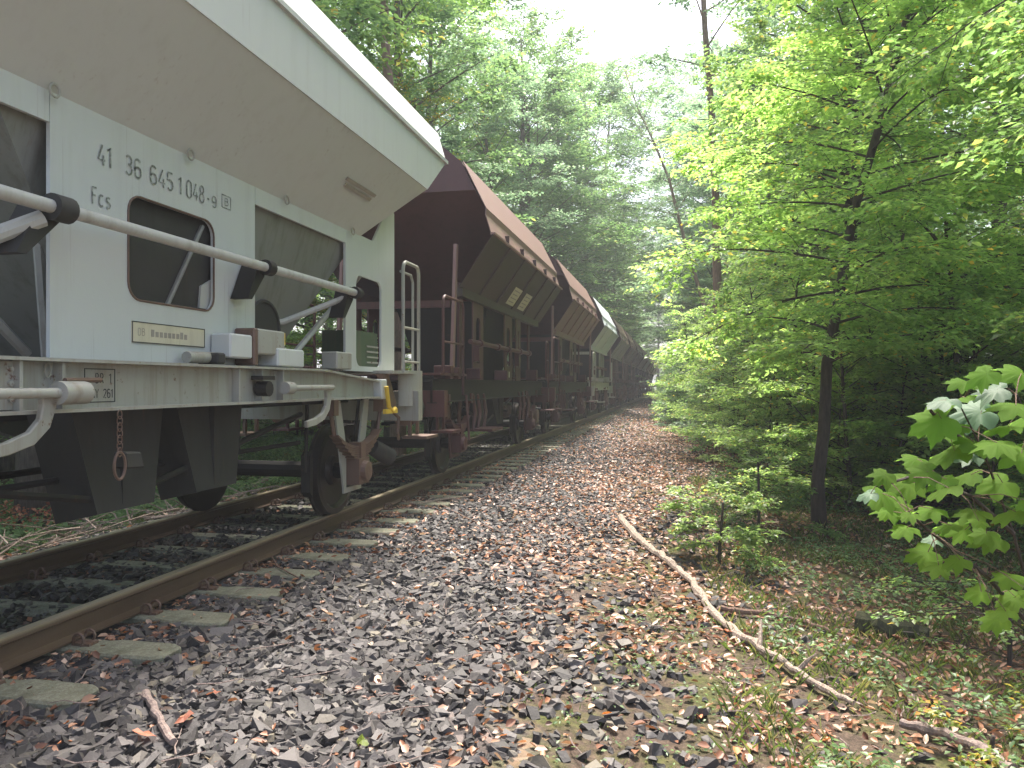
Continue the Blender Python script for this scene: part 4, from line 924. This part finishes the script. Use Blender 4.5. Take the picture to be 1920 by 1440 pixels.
def ordw(y): return ORD[max(0, min(12, int((y+0.14)//9.64)))]
# left-hand forest
for row, (x, step, ph) in enumerate(((-9.8, 6.4, 11), (-14.0, 7.0, 14), (-20, 8.5, 8), (-28, 11, -3))):
    y = ph
    while y < 160:
        k, adj = random.choice(KINDS if row else KINDS[:2]+KINDS[3:]); xx = x+random.uniform(-1.0, 1.0)+(1.6 if y > 55 and row == 0 else 0)
        place(k, 'forest_tree', xx, y+random.uniform(-1, 1), random.uniform(0.95, 1.25), label='%s tree %s, level with the %s wagon' % (adj, ROWS[row]+' beyond the train', ordw(y)), group='%s trees beyond the train' % adj)
        y += step*random.uniform(0.8, 1.2)*(1.25 if y > 70 else 1)
# right-hand forest
for row, (x, step, ph) in enumerate(((5.0, 5.4, 21), (9.8, 7.0, 19), (15, 8, 14), (21, 9, 9), (29, 11, 5))):
    y = ph
    while y < 160:
        k, adj = random.choice(KINDS); xx = x+random.uniform(-1, 1)-(1.6 if y > 60 and row == 0 else 0)
        place(k, 'forest_tree', xx, y+random.uniform(-1, 1), random.uniform(0.9, 1.2), label='%s tree %s right of the path, level with the %s wagon' % (adj, ROWS[row], ordw(y)), group='%s trees right of the path' % adj)
        y += step*random.uniform(0.8, 1.2)*(1.25 if y > 70 else 1)
# trees closing the far end of the corridor
for i_, (x, y, s) in enumerate(((-8, 152, 1.25), (-3.5, 156, 1.2), (0.5, 150, 1.15), (4, 154, 1.2), (-12, 158, 1.3), (-1.5, 166, 1.5), (-6, 168, 1.5))):
    place(KINDS[i_ % 4][0], 'forest_tree', x, y, s, label='hazy pale tree closing the far end of the track corridor', group='trees at the far end of the corridor')
# taller trees arching over the train farther down the line
for i_, (x, y, s, k) in enumerate(((-9.6, 48, 1.3, 'beech_a'), (4.2, 54, 1.45, 'blue_tree'), (-9.4, 61, 1.6, 'blue_tree'), (4.6, 66, 1.6, 'beech_a'), (-9.0, 74, 1.75, 'beech_a'), (4.8, 80, 1.8, 'blue_tree'), (-9.0, 90, 1.9, 'beech_b'), (4.5, 96, 1.95, 'beech_a'))):
    place(k, 'forest_tree', x, y, s*1.2, zs=(0.385*y+1.4)/(21*s*1.2), leafm='leaf_blue' if i_ % 2 else 'leaf_dark', label='extra tall pale tree %s, level with the %s wagon' % ('beyond the train' if x < 0 else 'right of the path', ordw(y)), group='tall trees arching over the far train')
# individual marked trees
place('tall_bare', 'tall_tree', -7.3, 19.5, 1.0, rz=0.5, label='tall trunk rising just behind the top edge of the white wagon', cat='tree')
place('tall_bare', 'tall_tree', 1.6, 31, 1.0, rz=1.0, label='tall pinkish bare trunk right of the gap of sky', leafm='leaf_blue', zs=1.1)
place('tall_bare', 'tall_tree', 3.2, 46, 0.85, rz=0.0, label='slim trunk leaning over the train in the gap between the forest walls', tilt=(0, R(-13)), leafm='leaf_blue')
place('beech_c', 'forest_tree', -8.6, 21, 0.62, label='small tree with yellowing top just beyond the second wagon', leafm='leaf_autumn')
# shrubs
def shrubs(spec, lab, grp):
    adj = {'shrub_a': 'broad green', 'shrub_b': 'dark green', 'shrub_c': 'yellow green', 'shrub_blue': 'blue green'}
    for (k, x, y, s) in spec: place(k, 'shrub', x, y, s, leafm='leaf_bright' if k == 'shrub_a' and x > 1 else None, label='%s %s, level with the %s wagon' % (adj[k], lab.replace('WOOD', 'just inside' if x < 6 else 'deep in'), ordw(y)), cat='shrub', group=grp)
spec = []
y = 12.5
while y < 60:
    spec.append((random.choice(['shrub_a', 'shrub_c', 'shrub_b']), float(np.interp(y, [12, 20, 35, 60], [2.7, 1.75, 0.85, 0.1]))+random.uniform(-.2, .5), y, random.uniform(0.8, 1.15)*(1.0 if y < 30 else 1.15))); y += random.uniform(1.3, 2.3)
shrubs(spec, 'shrub on the right edge of the path', 'shrubs along the right edge of the path')
spec = []
y = 58
while y < 140:
    spec.append((random.choice(['shrub_a', 'shrub_blue']), float(np.interp(y, [58, 100, 140], [0.9, 0.2, -0.6]))+random.uniform(-.2, .5), y, random.uniform(1.0, 1.5))); y += random.uniform(3, 4.5)
shrubs(spec, 'distant shrub beside the path', 'far shrubs beside the path')
spec = [('shrub_blue', 1.5, 30, 0.9), ('shrub_blue', 1.2, 33.5, 1.05), ('shrub_blue', 1.0, 38, 1.15)]
shrubs(spec, 'shiny leaved bush by the path edge', 'blue green bushes by the path')
spec = [(random.choice(['shrub_a', 'shrub_c', 'shrub_c']), random.uniform(3.6, 12), random.uniform(11.8, 24), random.uniform(0.9, 1.4)) for _ in range(30)]+[('shrub_c', 5.0, 9.6, 0.65), ('shrub_c', 6.0, 8.2, 0.8), ('shrub_c', 4.0, 11.0, 0.5), ('shrub_c', 1.7, 15.5, 0.55), ('shrub_c', 2.5, 13.2, 0.5), ('shrub_a', 1.5, 18.5, 0.6), ('shrub_c', 3.2, 12.3, 0.55), ('shrub_c', 3.4, 13.9, 0.75), ('shrub_c', 2.6, 14.4, 0.7), ('shrub_a', 4.2, 12.4, 0.8)]
shrubs(spec, 'shrub WOOD the wood on the right', 'understorey shrubs right of the path')
spec = [(random.choice(['shrub_a', 'shrub_b', 'shrub_c', 'shrub_blue']), random.uniform(-24, -12.5), random.uniform(-2, 34), random.uniform(0.6, 1.2)) for _ in range(44)]
shrubs(spec, 'shrub beyond the track', 'shrubs beyond the track')
for (x, y) in ((-12.5, 7.5), (-14, 5.3), (-11.0, 16.5), (-16, 9.5)):
    mb = MB(); z0 = float(ground_h(x, y))
    tr_ = tag(empty('young_tree', (x, y, z0)), {7.5: 'dark young trunk seen under the white wagon left of its chute', 5.3: 'thin dark trunk at the left edge under the sill', 16.5: 'dark trunk between chute and rear wheel of the white wagon', 9.5: 'slender trunk deeper in the wood under the white wagon'}[y], 'tree')
    mb.tube([(0, 0, -.1), (0.03, 0.05, 2.5), (0.1, 0, 6)], [0.15, 0.11, 0.08], 9); mb.build('trunk', M['bark_dark'], tr_, smooth=True)
    c_ = bpy.data.objects.new('crown', PROTO['shrub_a'][1]); COL.objects.link(c_); c_.parent = tr_; c_.location = (0.1, 0, 4.0); c_.scale = (1.5, 1.5, 1.2)

# near right-hand trees with real leaf size
def near_tree(name, loc, label, leafm, barkm, **kw):
    tr, cr = tree_mesh(**kw); r_ = tag(empty(name, loc), label, 'tree')
    tr.materials.append(M[barkm]); cr.materials.append(M[leafm])
    for nm, me_ in (('trunk', tr), ('crown', cr)): o = bpy.data.objects.new(nm, me_); COL.objects.link(o); o.parent = r_
    return r_
gz = float(ground_h(1.89, 11.0))
tp = [(0, 0, -0.1), (-0.02, 0, 0.6), (0.06, 0, 1.3), (0.10, 0.02, 2.2), (0.25, 0, 3.1), (0.42, -0.05, 4.2), (0.72, -0.1, 5.3), (0.95, -0.1, 6.3), (1.2, 0, 7.2), (1.3, 0.1, 8.3), (1.25, 0.2, 9.4)]
near_tree('hornbeam_tree', (1.89, 11.0, gz), 'crooked dark stemmed tree with bright yellow green leaves beside the path', 'leaf_bright', 'bark_dark',
          H=9.4, base=0.29, rad=2.4, nlimb=56, n_sec=24, n_twig=7, n_leaf=9, tw_len=0.36, leafL=0.088, trunk_r=0.085, seed=21, trunk_pts=tp, up=0.3, droop=0.45, prof=lambda r_: 0.62+0.5*math.sin(min(1, r_*1.3)*2.6), hollow=0.12)
near_tree('hornbeam_tree', (4.6, 6.4, float(ground_h(4.6, 6.4))), 'tree at the right edge whose leafy branches hang into the upper corner', 'leaf_mid', 'bark_dark',
          H=9.5, base=0.22, rad=2.9, nlimb=46, n_sec=20, n_twig=7, n_leaf=9, tw_len=0.34, leafL=0.08, trunk_r=0.09, seed=22, up=0.3, droop=0.8, hollow=0.15)
near_tree('hornbeam_tree', (5.2, 11.5, float(ground_h(5.2, 11.5))), 'slender bright tree standing behind the crooked dark stem', 'leaf_bright', 'bark_dark',
          H=11, base=0.26, rad=2.6, nlimb=44, n_sec=18, n_twig=7, n_leaf=9, tw_len=0.36, leafL=0.09, trunk_r=0.09, seed=23, up=0.3, droop=0.5, hollow=0.15)
near_tree('hornbeam_tree', (3.6, 17.5, float(ground_h(3.6, 17.5))), 'tall bright green tree over the shrubs beyond the crooked stem', 'leaf_mid', 'bark_dark',
          H=14, base=0.17, rad=3.3, nlimb=50, n_sec=14, n_twig=7, n_leaf=9, tw_len=0.45, leafL=0.11, trunk_r=0.11, seed=24, up=0.3, droop=0.5, hollow=0.15)
# small bright sapling near the fallen branch
near_tree('beech_sapling', (0.42, 8.0, float(ground_h(0.42, 8.0))), 'small bright yellow green sapling beside the pale fallen branch', 'leaf_bright', 'bark_dark',
          H=0.78, base=0.35, rad=0.50, nlimb=12, n_sec=60, n_twig=4, n_leaf=7, tw_len=0.12, leafL=0.05, trunk_r=0.009, seed=31, up=0.35, droop=0.5, flat=0.4, prof=lambda r_: 1.0)
near_tree('beech_sapling', (1.0, 10.0, float(ground_h(1.0, 10.0))), 'soft green sapling between the bright one and the crooked trunk', 'leaf_mid', 'bark_dark',
          H=1.15, base=0.2, rad=0.75, nlimb=18, n_sec=42, n_twig=4, n_leaf=7, tw_len=0.14, leafL=0.055, trunk_r=0.011, seed=32, up=0.3, droop=0.4, flat=0.3, prof=lambda r_: 1.0-0.5*r_)
near_tree('bramble_bush', (2.25, 5.9, float(ground_h(2.25, 5.9))), 'low leafy bramble below the big maple leaves', 'leaf_mid', 'bark_dark',
          H=0.5, base=0.1, rad=0.9, nlimb=14, n_sec=20, n_twig=4, n_leaf=6, tw_len=0.14, leafL=0.045, trunk_r=0.01, seed=33, up=0.4, droop=0.5, prof=lambda r_: 1.0)
near_tree('bramble_bush', (1.55, 4.3, float(ground_h(1.55, 4.3))), 'low green and yellow seedlings at the lower right edge of the path', 'leaf_autumn', 'bark_dark',
          H=0.28, base=0.1, rad=0.4, nlimb=10, n_sec=20, n_twig=4, n_leaf=5, tw_len=0.09, leafL=0.04, trunk_r=0.006, seed=34, up=0.4, droop=0.5, prof=lambda r_: 1.0)

# ------------------------------------------------------------------ maple shoot with big lobed leaves
def maple_mesh(seed):
    r_ = random.Random(seed)
    # half outline (angle from axis in degrees, radius)
    half = [(0, 1.0), (9, 0.84), (15, 0.86), (22, 0.66), (30, 0.70), (38, 0.84), (45, 0.98), (52, 0.80), (60, 0.80), (68, 0.60), (80, 0.64), (92, 0.80), (100, 0.66), (116, 0.62), (132, 0.55), (150, 0.42), (172, 0.16)]
    pts = [(a, q*r_.uniform(0.94, 1.06)) for a, q in half]; full = pts+[(-a, q) for a, q in reversed(pts[1:])]
    vs = [(0, 0, 0)]
    for a, q in full:
        x = math.sin(R(a))*q; y = math.cos(R(a))*q
        vs.append((x, y, 0.05*math.sin(R(a*4.0))-0.30*q*q+0.05*r_.uniform(-1, 1)))
    n = len(full)
    for a, q in full:
        dv = min(abs(abs(a)-v_) for v_ in (0, 45, 92)); ridge = 0.055*min(1, dv/18)
        vs.append((math.sin(R(a))*q*0.5, math.cos(R(a))*q*0.5, ridge-0.05))
    fs = [(0, 1+n+(i+1) % n, 1+n+i) for i in range(n)]+[(1+n+i, 1+n+(i+1) % n, 1+(i+1) % n, 1+i) for i in range(n)]
    me = bpy.data.meshes.new('leaf'); me.from_pydata(vs, [], fs); me.update(); me.shade_smooth(); return me
mm_ = [maple_mesh(s_) for s_ in range(5)]
for q in mm_: q.materials.append(M['maple'])
th = R(12.07)
def world(px, py, dpt):
    xc = (px-960)/1440*dpt; return Vector((-math.sin(th)*dpt+math.cos(th)*xc, math.cos(th)*dpt+math.sin(th)*xc, 1.367+(720-py)/1440*dpt))
shoot = tag(empty('maple_shoot', (2.62, 2.55, -0.55)), 'young maple with large bright lobed leaves at the right edge of the view', 'young tree')
def rel(v_): return v_-Vector((2.62, 2.55, -0.55))
stems = [[(2030, 1500, 2.75), (1955, 1200, 2.7), (1900, 1000, 2.7), (1845, 850, 2.6), (1800, 760, 2.5)], [(1955, 1200, 2.7), (1850, 1080, 2.6), (1760, 1010, 2.5), (1700, 960, 2.45)], [(1900, 1000, 2.7), (1820, 930, 2.5), (1720, 890, 2.4), (1655, 910, 2.35)], [(1845, 850, 2.6), (1770, 800, 2.45), (1745, 770, 2.4)], [(2000, 1100, 2.6), (1960, 850, 2.5), (1905, 740, 2.45)]]
bases = []
mb = MB()
for st in stems:
    P = [rel(world(*q)) for q in st]; mb.tube(P, [0.008-0.0014*i_ for i_ in range(len(P))], 6)
mb.build('stem', M['bark_dark'], shoot, smooth=True)
rr = random.Random(5)
maples = [(1765, 785, 62), (1840, 770, 60), (1905, 760, 62), (1790, 845, 58), (1870, 830, 55), (1705, 905, 50), (1655, 925, 48), (1740, 885, 46), (1780, 915, 50), (1690, 945, 42), (1820, 890, 52), (1750, 955, 42), (1830, 960, 46), (1880, 905, 52), (1785, 985, 40), (1740, 1035, 46), (1700, 990, 40), (1865, 1010, 48), (1905, 960, 50), (1800, 1050, 40), (1895, 1080, 42), (1720, 860, 40), (1915, 850, 52), (1840, 1110, 34), (1660, 890, 34), (1800, 800, 44), (1890, 800, 46), (1760, 1060, 36), (1850, 1000, 36)]
maples += [(1810, 745, 50), (1870, 730, 52), (1915, 700, 50), (1850, 700, 44), (1775, 750, 44), (1905, 1120, 44), (1870, 1160, 38)]
maples += [(px+rr.uniform(-45, 40), py+rr.uniform(-35, 40), sz*rr.uniform(.7, .95)) for px, py, sz in maples[::2]]
stem_pts = [world(*q) for st in stems for q in st]
stem_pts = [a.lerp(b_, k/4) for st in stems for a, b_ in zip([world(*q) for q in st][:-1], [world(*q) for q in st][1:]) for k in range(5)]
for i_, (px, py, sz) in enumerate(maples):
    dpt = 2.45+rr.uniform(-0.2, 0.25); c_ = world(px, py, dpt); s_ = sz/1440*dpt*1.0
    o = bpy.data.objects.new('leaf', mm_[i_ % 5]); COL.objects.link(o); o.parent = shoot; o.location = rel(c_)
    # leaves lie nearly flat, tips pointing out to the light (left)
    d = Vector((-1+rr.uniform(-.4, .5), -0.2+rr.uniform(-.7, .5), -0.15+rr.uniform(-.25, .1))).normalized(); upv = Vector((rr.uniform(-.35, .25), -0.4+rr.uniform(-.5, .4), 1)).normalized()
    xx = d.cross(upv).normalized(); zz = xx.cross(d)
    o.rotation_euler = Matrix((xx, d, zz)).transposed().to_euler(); o.scale = (s_, s_, s_)
    near_p = min(stem_pts, key=lambda q: (q-c_).length); base_c = c_
    MB().tube([rel(near_p), rel(near_p.lerp(base_c, 0.5))+Vector((0, 0, 0.015)), rel(base_c)], [0.0022, 0.0015, 0.0012], 4).build('petiole', M['wood_brown'], shoot)
    if rr.random() < 0.13: o.material_slots[0].link = 'OBJECT'; o.material_slots[0].material = M['maple_grey']

# ------------------------------------------------------------------ dead wood
def gpt(px, py, lift=0.0, g=-0.4):
    for _ in range(4):
        z = 1440*(1.367-g)/(py-720); xc = (px-960)/1440*z; x = -math.sin(th)*z+math.cos(th)*xc; y = math.cos(th)*z+math.sin(th)*xc; g = float(ground_h(x, y))
    return Vector((x, y, g+lift))
def stick(name, pix, r0, r1, m_, label, cat, lift=0.03, knots=0, stubs=()):
    P = [gpt(px, py, lift) for px, py in pix]; org = P[0].copy()
    # resample with wobble
    pts = []
    for i_ in range(len(P)-1):
        for q in range(5): pts.append(P[i_].lerp(P[i_+1], q/5)+Vector((rr.uniform(-1, 1)*r0*0.3, rr.uniform(-1, 1)*r0*0.3, rr.uniform(-1, 1)*r0*0.25)))
    pts.append(P[-1]); n = len(pts); mb = MB()
    rad = [(r0+(r1-r0)*i_/(n-1))*rr.uniform(0.82, 1.2)*(1.25 if rr.random() < 0.12 else 1) for i_ in range(n)]
    mb.tube([p_-org for p_ in pts], rad, 9)
    for (f_, dx, dy, dz, l_) in stubs:
        b_ = pts[int(f_*(n-1))]-org; mb.tube([b_, b_+Vector((dx, dy, dz))*l_*0.5+Vector((0, 0, 0.01)), b_+Vector((dx, dy, dz))*l_], [rad[0]*0.45, rad[0]*0.3, rad[0]*0.12], 6)
    r_ = mb.build(name, m_, None, smooth=True); r_.location = org
    return tag(r_, label, cat)
stick('fallen_branch', [(1163, 978), (1190, 1010), (1230, 1045), (1268, 1072), (1300, 1105), (1330, 1150), (1380, 1200), (1460, 1250), (1530, 1295), (1600, 1335)], 0.043, 0.018, M['wood_pale'], 'long pale crooked branch lying along the right edge of the path', 'branch', 0.05, stubs=((0.75, 0.1, 0.6, 0.6, 0.25), (0.4, -0.3, -0.2, 0.2, 0.12), (0.3, 0.7, 0.1, 0.3, 0.10), (0.55, -0.6, 0.4, 0.3, 0.14), (0.86, 0.5, -0.1, 0.6, 0.2)))
stick('fallen_branch', [(1350, 1150), (1430, 1160), (1500, 1172), (1560, 1195), (1640, 1225), (1700, 1262)], 0.022, 0.010, M['wood_brown'], 'thin reddish brown branch curving right from the pale branch', 'branch', 0.04)
stick('fallen_branch', [(1690, 1372), (1760, 1390), (1830, 1418), (1900, 1465)], 0.022, 0.032, M['wood_grey'], 'grey branch in the lower right corner', 'branch', 0.05)
stick('stick', [(272, 1318), (290, 1355), (325, 1412)], 0.021, 0.017, M['wood_grey'], 'short thick brownish stick on the ballast at lower left', 'stick', 0.05, stubs=((0.1, -0.9, 0.1, 0.1, 0.08),))
stick('stick', [(742, 945), (780, 952), (820, 945), (880, 938)], 0.02, 0.008, M['wood_pale'], 'pale thin stick lying against the sleeper ends', 'stick', 0.05, stubs=((0.5, 0.3, 0.6, 0.2, 0.3),))
stick('stick', [(820, 948), (870, 975), (940, 1005)], 0.012, 0.006, M['wood_brown'], 'long thin reddish stick beyond the pale one on the ballast', 'stick', 0.04)
stick('stick', [(505, 1050), (520, 1075), (560, 1098)], 0.009, 0.005, M['wood_brown'], 'thin bent twig lying over a sleeper end', 'stick', 0.06)
lg = stick('mossy_log', [(1610, 1180), (1660, 1190), (1740, 1205)], 0.10, 0.08, M['moss'], 'dark mossy rotten log on the forest floor at right', 'log', 0.04)
stick('fallen_log', [(470, 916), (530, 895), (600, 870)], 0.07, 0.09, M['wood_pale'], 'bleached fallen trunk beyond the far rail by the rear wheel', 'log', 0.12)
stick('stick', [(150, 905), (165, 912), (195, 922)], 0.10, 0.08, M['wood_brown'], 'brown log lying in the green undergrowth under the sill', 'log', 0.10)
# brush pile beyond the far rail
bp = MB()
for k in range(230):
    x = random.uniform(-7.9, -5.95); y = random.uniform(0.5, 16)*0.5+random.uniform(0, 8)*0.5; a = random.uniform(0, 6.28); l = random.uniform(0.25, 1.1); z = float(ground_h(x, y))
    p0 = Vector((x, y, z+random.uniform(0, 0.2))); d = Vector((math.cos(a), math.sin(a), random.uniform(-0.15, 0.45)))
    bp.tube([p0, p0+d*l*0.5+Vector((0.04, 0.03, 0.03)), p0+d*l], [random.uniform(0.008, 0.02), 0.009, 0.004], 5)
tag(bp.build('brushwood', M['wood_pale']), 'tangle of dead branches heaped beyond the far rail', 'brushwood', kind='stuff')
c0 = gpt(70, 985); pc = np.stack([rng.normal(c0.x, 0.4, 900), rng.normal(c0.y, 0.45, 900), np.zeros(900)], -1); pc[:, 2] = ground_h(pc[:, 0], pc[:, 1])+rng.uniform(0.05, 0.35, 900)
v, f = litter(pc, 0.05, 0.10, 0.9)
tag(link('dead_leaf_clump', np_mesh('dead_leaf_clump', v, f), M['litter_red']), 'clump of reddish dead leaves on the brushwood left of the track', 'dead leaves', kind='stuff')
# a few big single leaves in the foreground
for i_, (px, py, s_, lab, mm__) in enumerate(((345, 1368, 0.05, 'large orange brown dead leaf beside the thick stick', 'litter_red'), (270, 1400, 0.05, 'bright orange leaf left of the thick stick', 'litter_red'), (680, 1412, 0.045, 'yellowish curled leaf on the stones near the bottom edge', 'leaf_autumn'), (400, 1320, 0.035, 'small orange leaf above the thick stick', 'litter_red'), (1370, 1198, 0.05, 'orange dead leaf resting on the pale branch', 'litter_red'))):
    mb = MB(); n = 10; vs = [(0, 0, 0.012)]
    for k in range(n):
        a = 2*math.pi*k/n; q = s_*(0.7+0.35*math.cos(a)**2+rr.uniform(-.1, .1)); vs.append((q*math.cos(a), q*0.7*math.sin(a), 0.02*rr.uniform(-0.3, 1.2)))
    mb.add(vs, [(0, 1+k, 1+(k+1) % n) for k in range(n)]); o = mb.build('fallen_leaf', M[mm__]); g = gpt(px, py, 0.05); o.location = g; o.rotation_euler = (rr.uniform(-.4, .4), rr.uniform(-.4, .4), rr.uniform(0, 6))
    tag(o, lab, 'leaf', 'single large leaves on the ground')
# far sign and red marker
sg_ = tag(empty('whistle_sign', (-1.3, 63, float(ground_h(-1.3, 63)))), 'small white board with a black L on a post beside the far track', 'sign')
MB().box(-0.03, 0.03, 0.0, 0.05, 0, 1.75).build('post', M['grey_dusty'], sg_)
MB().box(-0.32, 0.32, -0.03, 0.0, 1.55, 2.35).build('board', M['white'], sg_)
mb = MB(); mb.box(-0.12, -0.04, -0.036, -0.03, 1.7, 2.2); mb.box(-0.04, 0.16, -0.036, -0.03, 1.7, 1.78); mb.build('letter', M['ink'], sg_)
rk = gpt(1232, 770); k_ = tag(empty('red_marker', rk), 'small red marker standing at the far edge of the path', 'marker')
MB().box(-0.02, 0.02, -0.02, 0.02, -0.05, 0.25).build('stake', M['grey_dusty'], k_); MB().box(-0.12, 0.12, -0.1, 0.1, 0.22, 0.42).build('cap', M['redmark'], k_, bevel=0.03)

# ------------------------------------------------------------------ haze
if HAZE:
    m = bpy.data.materials.new('haze_air'); m.use_nodes = True; t = m.node_tree; t.nodes.clear()
    pv = t.nodes.new('ShaderNodeVolumePrincipled'); pv.inputs['Color'].default_value = (0.93, 0.96, 1.0, 1); pv.inputs['Density'].default_value = HAZE
    pv.inputs['Anisotropy'].default_value = 0.0
    oo = t.nodes.new('ShaderNodeOutputMaterial'); t.links.new(pv.outputs[0], oo.inputs['Volume'])
    hz = MB().box(-410, 410, -70, 710, -3, 45).build('haze', m); tag(hz, kind='stuff', label='thin pale haze filling the forest corridor')
print('TRIS', sum(len(me_.loops)-2*len(me_.polygons) for me_ in bpy.data.meshes))
